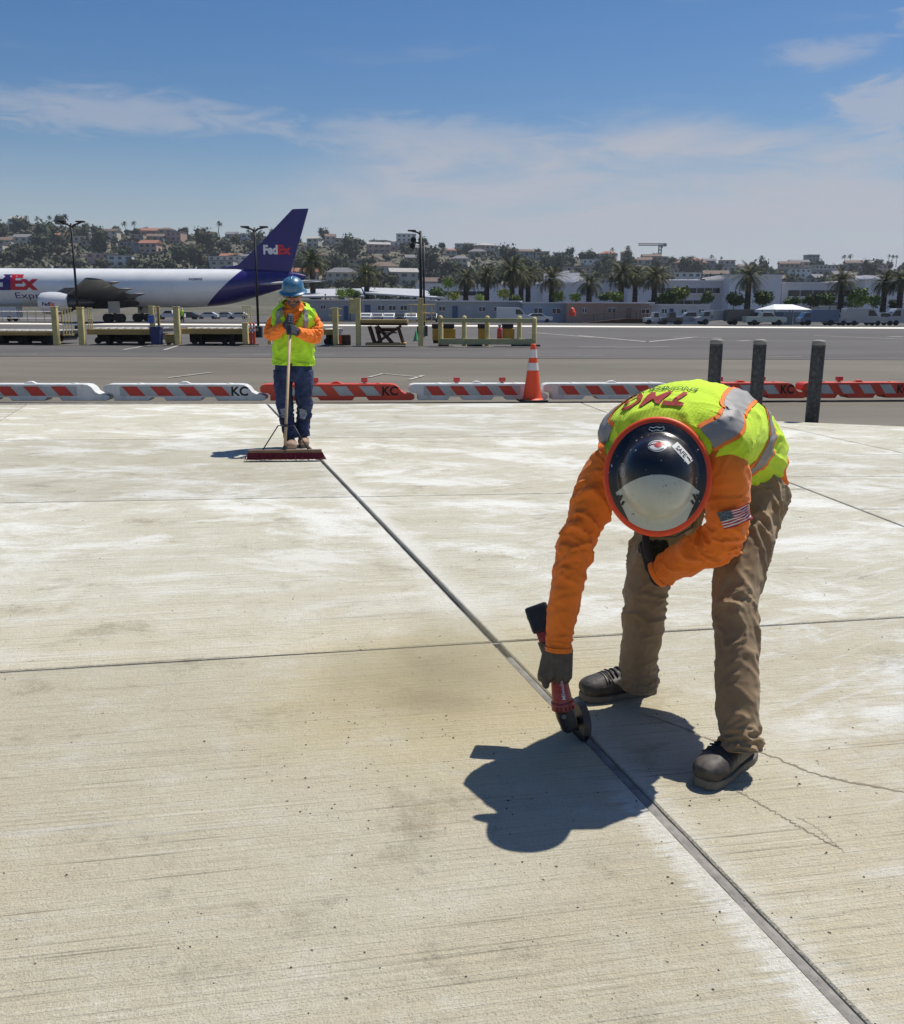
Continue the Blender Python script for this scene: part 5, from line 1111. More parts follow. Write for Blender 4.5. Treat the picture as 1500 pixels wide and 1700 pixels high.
for yy, xx in ((YA - 4.6, 188), (YA + 4.6, 236)):
    x = AX(xx, yy); st_ = MB().tube([(x, yy + (1.2 if yy < YA else -1.2), zw - .2), (x, yy, .6)], [.28, .2], 12).build('main_gear', M_met, AC, smooth=True)
    for dx in (-.75, .75):
        for dy in (-.55, .55): MB().tube([(x + dx, yy + dy - .22, .52), (x + dx, yy + dy + .22, .52)], .57, 24).build('wheel', M_rub, st_, bevel=.08)
    MB().box((x + .3, yy - .75, 1.9), (1.5, .06, 1.5)).build('gear_door', M_wl, st_)
x = AX(-95); ng = MB().tube([(x, YA, ZF - 2.2), (x, YA, .5)], .15, 10).build('nose_gear', M_met, AC)
for dy in (-.3, .3): MB().tube([(x, YA + dy - .14, .45), (x, YA + dy + .14, .45)], .47, 20).build('wheel', M_rub, ng)
worldly(AC)
# ================================================================== HILLSIDE TOWN
RIDGE = [(-400, 372), (-100, 376), (0, 378), (60, 375), (130, 382), (180, 388), (250, 394), (330, 397), (420, 399), (520, 403), (600, 406), (700, 410), (800, 416), (900, 422), (1000, 426), (1100, 433), (1200, 440), (1280, 444), (1340, 440), (1420, 441), (1500, 443), (1700, 446), (2000, 450)]
rx_, ry_ = zip(*RIDGE); ry_ = tuple(y + 3 + 5 * max(0, min(1, (x - 300) / 900)) for x, y in RIDGE)
HY0, HY1 = 330.0, 760.0
def hill(px, q, bumpy=True):
    """place on the hillside: q = 0 at its foot, 1 on the ridge"""
    t = max(q, 0) ** (1 / 0.9); Y = HY0 + (HY1 - HY0) * t; yr = float(np.interp(px, rx_, ry_)); zr = (519 + .004 * (px - 750) - yr) / FPX
    X = float(D(px, 500, Y)[0]); z = zr * Y * q * 1.02 + (1.3 * noise.noise(Vector((X * .02, Y * .02, 3))) if bumpy else 0)
    return np.array([X, Y, z])
s = NT('dry_hillside'); n1 = s.noise(s.pos, .03, 7, .65); n2 = s.noise(s.pos, .25, 6, .7)
c = s.mix(s.step(n1, .38, .62), (.075, .072, .045), (.13, .115, .078)); c = s.mix(s.step(n2, .5, .7, 0, .7), c, (.045, .055, .032)); M_hill = s.done(c, .95)
V = []; F = []; pxs = list(range(-420, 1960, 20)); qs = [0, .04, .1, .2, .3, .4, .5, .6, .7, .8, .9, 1.0]
for px in pxs:
    for q in qs: p = hill(px, q); V.append((p[0], p[1], p[2] - (.4 if q else 3)))
    p = hill(px, 1.0); V.append((p[0] * 1.12, p[1] * 1.12, p[2] * .99)); V.append((p[0] * 1.5, p[1] * 1.5, p[2] * .5))
m = len(qs) + 2
for i in range(len(pxs) - 1): F += [(i * m + j, (i + 1) * m + j, (i + 1) * m + j + 1, i * m + j + 1) for j in range(m - 1)]
struct(raw('hillside', V, F, M_hill, None, True))

def leaf_mat(name, c0, c1, c2):
    s = NT(name); oi = s.n('ShaderNodeObjectInfo'); n1 = s.noise(s.pos, .6, 4, .6)
    col = s.mix(s.step(n1, .35, .65), c0, c1); col = s.mix(s.step(oi.outputs['Random'], .45, 1.0, 0, .8), col, c2)
    s.b.inputs['Specular IOR Level'].default_value = .25
    return s.done(col, .8)
M_leaf = leaf_mat('evergreen_leaves', (.034, .048, .022), (.066, .082, .036), (.095, .088, .048))
M_leafb = leaf_mat('bright_leaves', (.10, .16, .022), (.19, .26, .03), (.16, .18, .03))
M_bark = pm('grey_bark', (.10, .080, .060), .9, var=.3, vs=2)
def crown_mesh(name, seed, rx, rz, n, leaf, lobes=5, core=True):
    r = random.Random(seed); V = []; F = []
    L = [(r.uniform(-.55, .55) * rx, r.uniform(-.55, .55) * rx, r.uniform(-.35, .45) * rz, r.uniform(.45, .7)) for _ in range(lobes)] + [(0, 0, 0, .75)]
    if core:
        for cx, cy, cz, k in L:
            o = len(V); mm = 6
            for j in range(4):
                for i in range(mm):
                    th = math.pi * (j + .5) / 4; a = 2 * math.pi * i / mm; w = k * .72 * r.uniform(.8, 1.1)
                    V.append((cx + rx * w * math.sin(th) * math.cos(a), cy + rx * w * math.sin(th) * math.sin(a), cz + rz * w * math.cos(th)))
            for j in range(3): F += [(o + j * mm + i, o + (j + 1) * mm + i, o + (j + 1) * mm + (i + 1) % mm, o + j * mm + (i + 1) % mm) for i in range(mm)]
            F += [tuple(o + i for i in range(mm)), tuple(o + 3 * mm + i for i in reversed(range(mm)))]
    for _ in range(n):
        cx, cy, cz, k = r.choice(L); d = Vector((r.gauss(0, 1), r.gauss(0, 1), r.gauss(0, 1))).normalized(); w = k * r.uniform(.65, 1.1)
        p = Vector((cx + d.x * rx * w, cy + d.y * rx * w, cz + d.z * rz * w)); u = Vector((r.gauss(0, 1), r.gauss(0, 1), r.gauss(0, 1))).normalized(); v = u.cross(d).normalized(); sz = leaf * r.uniform(.6, 1.3); o = len(V)
        V += [p - u * sz, p + v * sz * .55, p + u * sz, p - v * sz * .55 + d * sz * .3]; F.append((o, o + 1, o + 2, o + 3))
    me = bpy.data.meshes.new(name); me.from_pydata([tuple(v) for v in V], [], F); me.update(); return me
def with_mat(me, mat): me.materials.append(mat); return me
TR = [(with_mat(crown_mesh('crown', 10 + i, 1.0, z, 330, .15, 4 + i % 4), M_leaf), z) for i, z in enumerate((.8, .95, .7, 1.1, .85, 1.5, .75, .9))]
TRK = with_mat(MB().tube([(0, 0, -1), (.03, .02, -.5), (-.04, .03, 0)], [.10, .07, .04], 7).mesh('trunk', fixn=False), M_bark)
hr = random.Random(11)
def row_of(q): return 'ridge' if q > .90 else 'upper slope' if q > .62 else 'middle slope' if q > .36 else 'foot'
spots = []
for k in range(270):
    px = -30 + 1560 * ((k * .6180339) % 1.0); u = hr.random()
    q = hr.uniform(.93, 1.01) if u < .34 else hr.uniform(.60, .93) if u < .66 else hr.uniform(.40, .62) if u < .9 else hr.uniform(.22, .40)
    if q < .50 and px < 470: q = hr.uniform(.55, .95)
    spots.append((px, q, hr.uniform(3.4, 7.5) * (.62 if q > .9 else 1.0)))
rows = {}
def sector(px): return 'above the aircraft' if px < 500 else 'above the trailers' if px < 1000 else 'above the terminal'
for px, q, sz in spots: rows.setdefault((row_of(q), sector(px)), []).append((px, q, sz))
HUE = ['dark rounded', 'broad spreading', 'low flat-topped', 'tall narrow', 'loose olive green', 'slender cypress-like', 'wide dusky', 'compact dark']
for (rn, sc_), L_ in rows.items():
    for i, (px, q, sz) in enumerate(sorted(L_)):
        p = hill(px, q); k = (i * 5 + len(rn)) % 8; z = TR[k][1]
        t = thing('hillside_tree', f'{HUE[k]} tree on the {rn} {sc_}, {ordinal(i + 1)} from the left', 'tree', tuple(p), 'trees on the hillside'); t.rotation_euler = (0, 0, hr.random() * 6); t.scale = (sz, sz, sz)
        cr_ = bpy.data.objects.new('crown', TR[k][0]); COL.objects.link(cr_); cr_.parent = t; cr_.location = (0, 0, z * .75)
        tk = bpy.data.objects.new('trunk', TRK); COL.objects.link(tk); tk.parent = t; tk.location = (0, 0, .45); tk.scale = (1, 1, .6)
# brush between the houses, one mass
V = []; F = []; r = random.Random(5)
for k in range(5200):
    px = r.uniform(-60, 1560); q = r.uniform(.12, 1.0) if px > 470 else r.uniform(.40, 1.0); p = hill(px, q); sz = r.uniform(.9, 2.6)
    for _ in range(5):
        c = Vector(p) + Vector((r.gauss(0, sz * .8), r.gauss(0, sz * .8), abs(r.gauss(0, sz * .6)) - .2)); u = Vector((r.gauss(0, 1), r.gauss(0, 1), r.gauss(0, .6))).normalized(); v = u.cross(Vector((r.gauss(0, 1), r.gauss(0, 1), r.gauss(0, 1)))).normalized(); o = len(V); w = sz * r.uniform(.4, .9)
        V += [c - u * w, c + v * w * .7, c + u * w, c - v * w * .7]; F.append((o, o + 1, o + 2, o + 3))
tag(raw('hillside_shrubbery', V, F, M_leaf), 'dense dark scrub covering the hillside between houses', 'shrubbery', kind='stuff')
# houses
WALLS = [('white', (.68, .67, .63)), ('cream', (.58, .52, .41)), ('tan', (.44, .36, .27)), ('grey', (.30, .30, .30)), ('pinkish', (.50, .34, .28)), ('pale beige', (.54, .49, .41))]
ROOFS = [('grey', (.16, .16, .165)), ('brown', (.15, .10, .075)), ('terracotta', (.30, .125, .075)), ('pale', (.38, .36, .33))]
MW = [pm('house_wall_' + n.replace(' ', '_'), c, .85, var=.12, vs=.3) for n, c in WALLS]; MRF = [pm('house_roof_' + n, c, .85, var=.15, vs=.5) for n, c in ROOFS]
M_pane = pm('dark_window_glass', (.025, .03, .038), .15, var=.2, vs=.5); M_wframe = pm('window_frame_white', (.80, .80, .78), .6, var=.05)
WIN = with_mat(MB().box((0, 0, 0), (1, 1, 1)).mesh('window', fixn=False), M_pane)
def window(parent, c, d, name='window'):
    o = bpy.data.objects.new(name, WIN); COL.objects.link(o); o.parent = parent; o.location = c; o.scale = d; return o
def house(p, w, h, d, wi, ri, kind, label, group, rz=0.0, floors=2, name='hillside_house', nwin=None):
    t = thing(name, label, 'house', (p[0], p[1], p[2] - 1.2), group, rz); h0 = h + 1.2
    wl_ = MB().box((0, d / 2, h0 / 2), (w, d, h0))
    if hr.random() < .5 and w > 11: wl_.box((w * .32 * hr.choice((-1, 1)), -.9, h0 * .33), (w * .3, 1.8, h0 * .66))
    wl_.build('wall', MW[wi], t)
    if kind == 'flat': rf = MB().box((0, d / 2, h0 + .16), (w + .7, d + .7, .32)).build('roof', MRF[ri], t)
    else:
        e = .6; rh = w * .16 if kind == 'hip' else d * .24; k = .28 if kind == 'hip' else 0
        V = [(-w / 2 - e, -e, h0), (w / 2 + e, -e, h0), (w / 2 + e, d + e, h0), (-w / 2 - e, d + e, h0), (-w / 2 * (1 - 2 * k) - e * (k == 0), d / 2, h0 + rh), (w / 2 * (1 - 2 * k) + e * (k == 0), d / 2, h0 + rh)]
        rf = raw('roof', V, [(0, 1, 5, 4), (2, 3, 4, 5), (1, 2, 5), (3, 0, 4), (0, 3, 2, 1)], MRF[ri], t)
    n = nwin or max(2, int(w / 3.6))
    for f in range(floors):
        z = 1.2 + h * (f + .55) / floors
        for i in range(n):
            x = -w / 2 + w * (i + .5) / n; window(t, (x, -.06, z), (w / n * hr.choice((.42, .55, .34)), .14, h / floors * .42))
    return t
hs = []
for k in range(112):
    px = -20 + 1540 * ((k * .7548777) % 1.0); u = hr.random(); q = hr.uniform(.9, .985) if u < .36 else hr.uniform(.62, .9) if u < .70 else hr.uniform(.38, .62)
    if q < .55 and px < 480: q = hr.uniform(.56, .95)
    if px < 150 and hr.random() < .5: px += 560
    hs.append((px, q))
KIND = ['flat', 'gable', 'hip', 'flat', 'gable']
hrow = {}
for px, q in hs: hrow.setdefault((row_of(q), sector(px)), []).append((px, q))
for (rn, sc_), L_ in hrow.items():
    for i, (px, q) in enumerate(sorted(L_)):
        w = hr.uniform(9, 17) * (.85 if q > .9 else 1); fl_ = hr.choice((1, 2, 2)); h = 3.1 * fl_ + hr.uniform(0, .8); wi = hr.choice((0, 1, 2, 2, 5, 5, 3, 4)); ri = hr.choice((0, 0, 1, 1, 2, 3)); kd = hr.choice(KIND)
        house(hill(px, q, False), w, h, hr.uniform(7, 10), wi, ri, kd, f'{WALLS[wi][0]} house with {ROOFS[ri][0]} {kd} roof, {ordinal(i + 1)} from left on {rn} {sc_}', 'houses on the hillside', hr.uniform(-.35, .35), fl_)
def at_hill(px, py):
    yr = float(np.interp(px, rx_, ry_)); h0 = 519 + .004 * (px - 750); return hill(px, min(1.0, (h0 - py) / (h0 - yr)), False)
house(at_hill(386, 449), 26, 7.5, 10, 0, 3, 'flat', 'long white apartment block with dark windows above the aircraft tail', 'blocks on the hillside', 0, 3, 'apartment_block', 7)
house(at_hill(262, 402), 19, 5.5, 9, 4, 2, 'gable', 'pink house with long pinkish red roof near the ridge above the fuselage', 'blocks on the hillside', .1, 1, 'hillside_villa')
house(at_hill(130, 408), 22, 4.0, 9, 5, 3, 'flat', 'low pale modern house with wide flat roof behind the lamp post', 'blocks on the hillside', 0, 1, 'hillside_villa')
house(at_hill(1345, 446), 9, 10, 9, 3, 0, 'flat', 'grey tower block breaking the ridge line over the palms', 'blocks on the hillside', .1, 4, 'apartment_block', 3)
house(at_hill(1368, 464), 17, 9, 9, 5, 3, 'flat', 'pale apartment block with many windows below the tower block', 'blocks on the hillside', .1, 3, 'apartment_block', 6)
house(at_hill(1145, 452), 22, 6, 9, 2, 2, 'hip', 'tan villa with bright terracotta roof below the crane', 'blocks on the hillside', 0, 2, 'hillside_villa', 6)
house(at_hill(1325, 468), 13, 8, 8, 0, 3, 'flat', 'white three-storey house below the ridge tower block', 'blocks on the hillside', -.1, 3, 'hillside_villa', 4)
house(at_hill(675, 408), 15, 9, 9, 0, 3, 'flat', 'white multi-level house on the ridge beside the floodlight post', 'blocks on the hillside', .1, 3, 'hillside_villa', 4)
house(at_hill(978, 448), 12, 6, 8, 0, 3, 'flat', 'white two-storey house with dark windows above the palm row', 'blocks on the hillside', 0, 2, 'hillside_villa', 3)
# slim palms and cypress on the skyline
def pom_mesh(seed, n=26, ln=1.0):
    r = random.Random(seed); V = []; F = []
    for k in range(n):
        a = 2 * math.pi * k / n + r.uniform(-.2, .2); el = r.uniform(-.6, 1.2); d = Vector((math.cos(a) * math.cos(el), math.sin(a) * math.cos(el), math.sin(el))); s_ = d.cross(Vector((0, 0, 1))).normalized() * .14
        m1 = d * ln * .55; e = d * ln + Vector((0, 0, -.35 * ln)); o = len(V); V += [-s_ * .3, m1 - s_, e, m1 + s_, s_ * .3]; F.append((o, o + 1, o + 2, o + 3, o + 4))
    me = bpy.data.meshes.new('crown'); me.from_pydata([tuple(v) for v in V], [], F); me.update(); me.materials.append(M_leaf); return me
POM = pom_mesh(1); STALK = with_mat(MB().tube([(0, 0, 0), (.1, 0, .5), (0, 0, 1)], [.035, .025, .02], 6).mesh('trunk', fixn=False), M_bark)
for i, (px, py, h, r_) in enumerate(((28, 361, 8, 3), (43, 361, 10, 3), (62, 363, 10, 3.2), (82, 361, 9, 2.6), (108, 360, 9, 4), (206, 371, 8, 3), (222, 370, 9, 3), (364, 371, 12, 3.4), (412, 384, 8, 2.6), (1016, 414, 8, 2.6), (1042, 411, 10, 3.2), (1181, 426, 9, 2.6), (1197, 428, 8, 1.8), (1264, 428, 11, 3.6), (1401, 426, 7, 2.6), (1411, 425, 8, 3.0), (1476, 425, 8, 2.2), (1482, 425.5, 8, 2.0), (1488, 426, 8, 2.0))):
    p = D(px, py, 752.0); t = thing('skyline_palm', f'slim palm standing up on the skyline, {ordinal(i + 1)} such palm from the left', 'palm', (p[0], p[1], p[2] - h), 'slim palms on the skyline'); t.rotation_euler = (0, 0, i * 1.3)
    o = bpy.data.objects.new('crown', POM); COL.objects.link(o); o.parent = t; o.location = (0, 0, h); o.scale = (r_, r_, r_)
    o = bpy.data.objects.new('trunk', STALK); COL.objects.link(o); o.parent = t; o.scale = (h, h, h)
# tower crane
p = D(1094, 440, 755); q0 = D(1094, 406, 755); u = 755 / FPX; CRN = thing('tower_crane', 'thin grey tower crane rising over the ridge above the terracotta villa', 'crane', tuple(p)); M_crn = pm('crane_grey', (.20, .21, .22), .6); hz_ = q0[2] - p[2]
def lattice(a, b, w, mat, name, parent, n):
    mb = MB(); a, b = Vector(a), Vector(b); d = (b - a).normalized(); s1 = d.cross(Vector((0, 1, 0))).normalized() * w; s2 = Vector((0, w, 0)); c_ = [s1 + s2, s1 - s2, -s1 - s2, -s1 + s2]
    for k in c_: mb.tube([a + k, b + k], w * .28, 4)
    for i in range(n):
        for k in range(4): mb.tube([a + (b - a) * i / n + c_[k], a + (b - a) * (i + 1) / n + c_[(k + 1) % 4]], w * .18, 4)
    return mb.build(name, mat, parent)
lattice((0, 0, -20), (0, 0, hz_), 1.0, M_crn, 'mast', CRN, 14); lattice((0, 0, hz_), (-35 * u, 0, hz_), .8, M_crn, 'jib', CRN, 14); lattice((0, 0, hz_), (9 * u, 0, hz_), .8, M_crn, 'counter_jib', CRN, 5); MB().box((7.5 * u, 0, hz_ - .4), (2.4, 1.6, 2.2)).build('counterweight', M_crn, CRN); MB().box((1.2, 0, hz_ - 1.6), (1.6, 1.4, 1.8)).build('cab', M_crn, CRN)

# ================================================================== AIRPORT BUILDINGS
def wbox(t, name, x0, x1, y0, y1, Y, dep, mat, bev=0.0, par=None, dz=0.0):
    a, b = D(x0, y1, Y), D(x1, y0, Y); z0, z1 = (float(a[2]) if y1 is not None else 0), float(b[2])
    return MB().box(((a[0] + b[0]) / 2, Y + dep / 2, (z0 + z1) / 2 + dz), (b[0] - a[0], dep, z1 - z0)).build(name, mat, par or t, bev)
M_bldg = pm('grey_precast', (.66, .635, .63), .85, var=.08, vs=.2, bump=.1, bs=2); M_bldl = pm('pale_precast', (.76, .735, .725), .85, var=.08, vs=.2); M_ribbon = pm('ribbon_glass', (.010, .012, .016), .12, var=.3, vs=.4)
def terminal(label, x0, x1, yt, Y, dep, mat, ribbons=(), blocks=()):
    t = thing('terminal_building', label, 'building', (float(D((x0 + x1) / 2, 500, Y)[0]), Y, 0), 'terminal buildings behind the palms')
    wbox(t, 'wall', x0, x1, yt, 526, Y, dep, mat); wbox(t, 'parapet', x0 - .5, x1 + .5, yt - 1.4, yt, Y - .3, dep + .6, M_bldl)
    for (a, b, y0, y1, n) in ribbons:
        for i in range(n): w = (b - a) / n; wbox(t, 'window', a + w * i + .5, a + w * (i + 1) - .5, y0, y1, Y - .12, .3, M_ribbon)
        wbox(t, 'sill', a - 2, b + 2, y1, y1 + 1.4, Y - .7, .7, M_bldl)
    for (a, b, y0, y1) in blocks: wbox(t, 'roof_unit', a, b, y0, y1, Y + 4, 5, M_bldl)
    return fin(t)
terminal('grey terminal wing with one dark window band behind the brown trailer', 1040, 1212, 467, 232, 25, M_bldg, [(1092, 1195, 478.5, 487, 8), (1075, 1165, 499, 506, 6)], [(1112, 1123, 464, 467), (1130, 1140, 464, 467), (1150, 1158, 464, 467)])
terminal('tall plain grey terminal block beside the pale roofed tent', 1207, 1298, 457.5, 226, 22, M_bldl)
terminal('terminal wing with long dark window band behind the white tent', 1294, 1434, 470.5, 228, 25, M_bldg, [(1307, 1432, 482, 492.5, 6), (1340, 1425, 502, 508, 5)])
terminal('grey terminal block at the picture edge with rooftop units', 1430, 1560, 465, 222, 25, M_bldl, [], [(1434, 1470, 457, 465)])
terminal('low pale building with blank wall behind the middle palms', 900, 1042, 471, 240, 20, M_bldg, [], [(905, 962, 453, 471), (963, 973, 459, 471)])
terminal('pale parking structure with dark lower level behind the palms', 690, 905, 473, 246, 25, M_bldl, [(705, 812, 484, 491, 5)])
t = thing('canopy_shelter', 'wide pale grey canopy roof over the grey trailers', 'canopy', (float(D(620, 500, 162)[0]), 162, 0)); M_can = pm('canopy_sheet', (.42, .43, .45), .6, var=.08, vs=.3)
def roofq(a, b, c, d, name): 
    P = [D(*q) for q in (a, b, c, d)]; V = [tuple(p) for p in P] + [(p[0], p[1], p[2] - .25) for p in P]; return raw(name, V, [(0, 1, 2, 3), (7, 6, 5, 4), (0, 4, 5, 1), (1, 5, 6, 2), (2, 6, 7, 3), (3, 7, 4, 0)], M_can, t)
roofq((497, 492, 160), (606, 491, 160), (600, 479, 182), (505, 480, 182), 'roof'); roofq((606, 486, 160), (740, 494.5, 160), (700, 480, 182), (600, 477, 182), 'roof')
for x in (540, 612, 640, 664, 690, 715): MB().tube([(float(D(x, 500, 161)[0]), 161, 0), (float(D(x, 500, 161)[0]), 161, float(D(x, 488 + max(0, x - 600) * .05, 161)[2]))], .12, 8).build('column', M_dkst, t)
fin(t)
def trailer(label, x0, x1, yt, yb, Y, col, wins, doors, extra=None):
    t = thing('office_trailer', label, 'trailer', (float(D((x0 + x1) / 2, 500, Y)[0]), Y, 0), 'office trailers along the far edge'); m = pm('siding_' + label.split()[0] + str(int(col[0] * 1000)), col, .8, var=.08, vs=.6, bump=.2, bs=4)
    dep = 6; wbox(t, 'wall', x0, x1, yt + 1, yb + 2, Y, dep, m); wbox(t, 'roof', x0 - .8, x1 + .8, yt - .6, yt + 1, Y - .3, dep + .6, M_bldl)
    a, b = D(x0, 500, Y)[0], D(x1, 500, Y)[0]; n = int((b - a) / .6); z0, z1 = 0.0, float(D((x0 + x1) / 2, yt + 1, Y)[2])
    rib = MB()
    for i in range(n): rib.box((a + (b - a) * (i + .5) / n, Y - .015, (z0 + z1) / 2), (.07, .03, z1 - z0 - .1))
    tag(rib.build('siding_battens', m, t), kind='stuff')
    for (c, w, y0, y1) in wins:
        f = wbox(t, 'window', c - w / 2, c + w / 2, y0, y1, Y - .10, .1, M_wframe); k = .9
        for s_ in (-1, 1): wbox(t, 'pane', c + (s_ * w / 4) - w / 4 + k * .6, c + (s_ * w / 4) + w / 4 - k * .6, y0 + k, y1 - k, Y - .14, .08, M_pane, 0, f)
    for (c, w, y0, y1, dm) in doors: f = wbox(t, 'door', c - w / 2, c + w / 2, y0, y1, Y - .10, .1, dm); wbox(t, 'handle', c + w * .30, c + w * .38, (y0 + y1) / 2, (y0 + y1) / 2 + .8, Y - .16, .06, M_steel, 0, f)
    return fin(t)
M_dblue = pm('blue_door', (.06, .10, .20), .6, var=.1); M_dbrown = pm('tan_door', (.22, .17, .13), .7, var=.1)
trailer('grey office trailer partly hidden behind the standing worker', 497, 580, 498, 531, 150, (.38, .385, .39), [(536, 8, 506, 514)], [(574, 7, 508, 531, M_dblue)])
trailer('grey office trailer with three white windows above the scissor lift', 582, 722, 498, 531, 150, (.41, .42, .42), [(632.5, 12, 506.5, 516), (651, 12, 506.5, 516), (670, 12, 506.5, 516), (735, 11, 508, 517)][:3], [(610, 9, 506, 530, M_dblue)])
trailer('long grey office trailer with blue door behind the olive railing', 724, 866, 500, 532, 152, (.38, .40, .40), [(733.5, 11, 508, 517), (777, 6, 509.5, 513), (800, 11, 509, 518), (825, 11, 509, 518)], [(755, 9, 508, 530, M_dblue)])
trailer('small blue-grey office trailer with two dark windows beside the brown one', 868, 937, 502.5, 534, 147, (.36, .42, .50), [(893, 14, 511, 521), (923, 14, 511.5, 521)], [])
trailer('brown office trailer with tan door and wheelchair ramp', 941, 1086, 502.5, 536, 143, (.38, .28, .215), [(970, 8, 511, 520), (1015.5, 14, 511, 520), (1071, 14, 513, 521)], [(1043.5, 9, 512, 530, M_dbrown)])
trailer('pale grey office trailer with blue door beside the parked trucks', 1094, 1178, 506, 537, 135, (.58, .59, .59), [(1102.5, 9, 512.5, 521), (1135, 9, 513, 521.5), (1164, 9, 513, 521.5)], [(1114, 8, 512.5, 535, M_dblue)])
t = thing('access_ramp', 'brown sloping access ramp with railing along the brown trailer', 'ramp', (float(D(1005, 535, 141)[0]), 141, 0)); a, b, c_ = D(966, 536, 140), D(1035, 529, 140), D(1072, 529, 140)
MB().prism([(a[0], 0), (c_[0], 0), (c_[0], b[2]), (b[0], b[2])], 'y', 139, 140.5).build('deck', M_rust, t)
for k in range(7): p = b + (c_ - b) * k / 6 if k > 2 else a + (b - a) * (k + 1) / 4; MB().tube([(p[0], 139, 0), (p[0], 139, p[2] + 1.0)], .04, 6).build('railing_post', M_rust, t)
MB().tube([(a[0], 139, 1.0), (b[0], 139, b[2] + 1.0), (c_[0], 139, b[2] + 1.0)], .05, 6).build('handrail', M_rust, t); fin(t)
t = thing('beach_umbrella', 'small bright orange folded parasol beside the brown trailer', 'parasol', (float(D(949, 535, 139)[0]), 139, 0)); x = float(D(949, 535, 139)[0]); MB().tube([(x, 139, 0), (x, 139, 2.2)], .03, 6).build('pole', M_steel, t); MB().lathe([(.55, 1.0), (.50, 1.5), (.28, 2.0), (.001, 2.25)], (x, 139, 0), 10).build('canopy', M_cone, t); fin(t)
t = thing('tent', 'white gable-roofed tent with grey fence panels in front', 'tent', (float(D(1320, 535, 128)[0]), 128, 0)); M_tent = pm('white_tent_fabric', (.78, .79, .76), .7, var=.04)
P = [D(1287, 509, 128), D(1343.5, 509, 128), D(1292, 499, 131), D(1327, 507.5, 128), D(1330, 507.5, 134)]
zr_ = float(D(1300, 506.5, 128)[2]); x0, x1 = float(D(1284, 500, 128)[0]), float(D(1346, 500, 128)[0]); ze_, zt_ = float(D(1310, 514, 128)[2]), float(D(1310, 505.5, 131)[2])
raw('roof', [(x0, 127.5, ze_), (x1, 127.5, ze_), (x1 - 1.2, 131.5, zt_), (x0 + 1.2, 131.5, zt_), (x1, 135.5, ze_), (x0, 135.5, ze_)], [(0, 1, 2, 3), (3, 2, 4, 5), (0, 3, 5), (1, 4, 2)], M_tent, t)
for xx in (x0 + .1, (x0 + x1) / 2, x1 - .1): MB().tube([(xx, 127.6, 0), (xx, 127.6, ze_)], .07, 6).build('leg', M_steel, t)
for k in range(4): MB().box((x0 + (x1 - x0) * (k + .5) / 4, 127.3, ze_ * .42), ((x1 - x0) / 4 - .06, .05, ze_ * .82)).build('fence_panel', pm('fence_fabric' + str(k), ((.10, .13, .17), (.20, .22, .22), (.22, .235, .23), (.19, .21, .21))[k], .8, var=.1), t)
fin(t)
# ================================================================== PALMS AND SHRUBS
M_frond = leaf_mat('palm_fronds', (.045, .062, .020), (.090, .108, .034), (.105, .100, .040)); M_dead = pm('dry_palm_fronds', (.20, .135, .065), .9, var=.3, vs=1); M_ptrunk = pm('palm_trunk', (.045, .036, .028), .95, var=.35, vs=3, bump=.5, bs=8, bdist=.05)
def palm_crown(seed, R=3.5, n=64):
    r = random.Random(seed); V = []; F = []; MI = []
    for k in range(n):
        a = k * 2.39996 + r.uniform(-.15, .15); u = k / n; el = 1.35 - 1.75 * u ** .8 + r.uniform(-.1, .1); L_ = R * r.uniform(.85, 1.1) * (1.0 if u < .85 else .8); m = 11; dead = u > .88
        h = Vector((math.cos(a), math.sin(a), 0)); p = Vector((0, 0, 0)); e = el; pts = [p.copy()]
        for i in range(m): d = h * math.cos(e) + Vector((0, 0, math.sin(e))); p = p + d * L_ / m; pts.append(p.copy()); e -= (.075 + .05 * u) * (1 + i * .09)
        side = Vector((-math.sin(a), math.cos(a), 0))
        for i in range(1, m):
            t = (pts[i + 1] - pts[i]).normalized(); up = side.cross(t); w = .62 * math.sin(math.pi * (i / m) ** .75) + .10
            for s_ in (-1, 1):
                for q_ in (0, .5):
                    b = pts[i] + (pts[i + 1] - pts[i]) * q_; tip = b + side * s_ * w * .8 + t * w * .75 + up * (.10 * w - .35 * w * (dead)) + Vector((0, 0, -.12 * w)); o = len(V)
                    V += [b, b + t * .11, tip]; F.append((o, o + 1, o + 2)); MI.append(1 if dead else 0)
            o = len(V); V += [pts[i] - side * .03, pts[i] + side * .03, pts[i + 1] + side * .025, pts[i + 1] - side * .025]; F.append((o, o + 1, o + 2, o + 3)); MI.append(1)
    me = bpy.data.meshes.new('crown'); me.from_pydata([tuple(v) for v in V], [], F); me.polygons.foreach_set('material_index', np.array(MI, dtype=np.int32)); me.update(); me.materials.append(M_frond); me.materials.append(M_dead); return me
PC = [palm_crown(s_, 3.5, n_) for s_, n_ in ((1, 64), (2, 52), (3, 74), (4, 58), (5, 46), (6, 68), (7, 56))]
def ptrunk_mesh():
    mb = MB(); prof = []
    for i in range(26): z = i / 25; prof.append((.045 * (1 - .25 * z) * (1.12 if i % 2 else .95) + (.02 if z > .9 else 0), z))
    return with_mat(mb.lathe(prof, n=10).mesh('trunk', fixn=False), M_ptrunk)
PT = ptrunk_mesh()
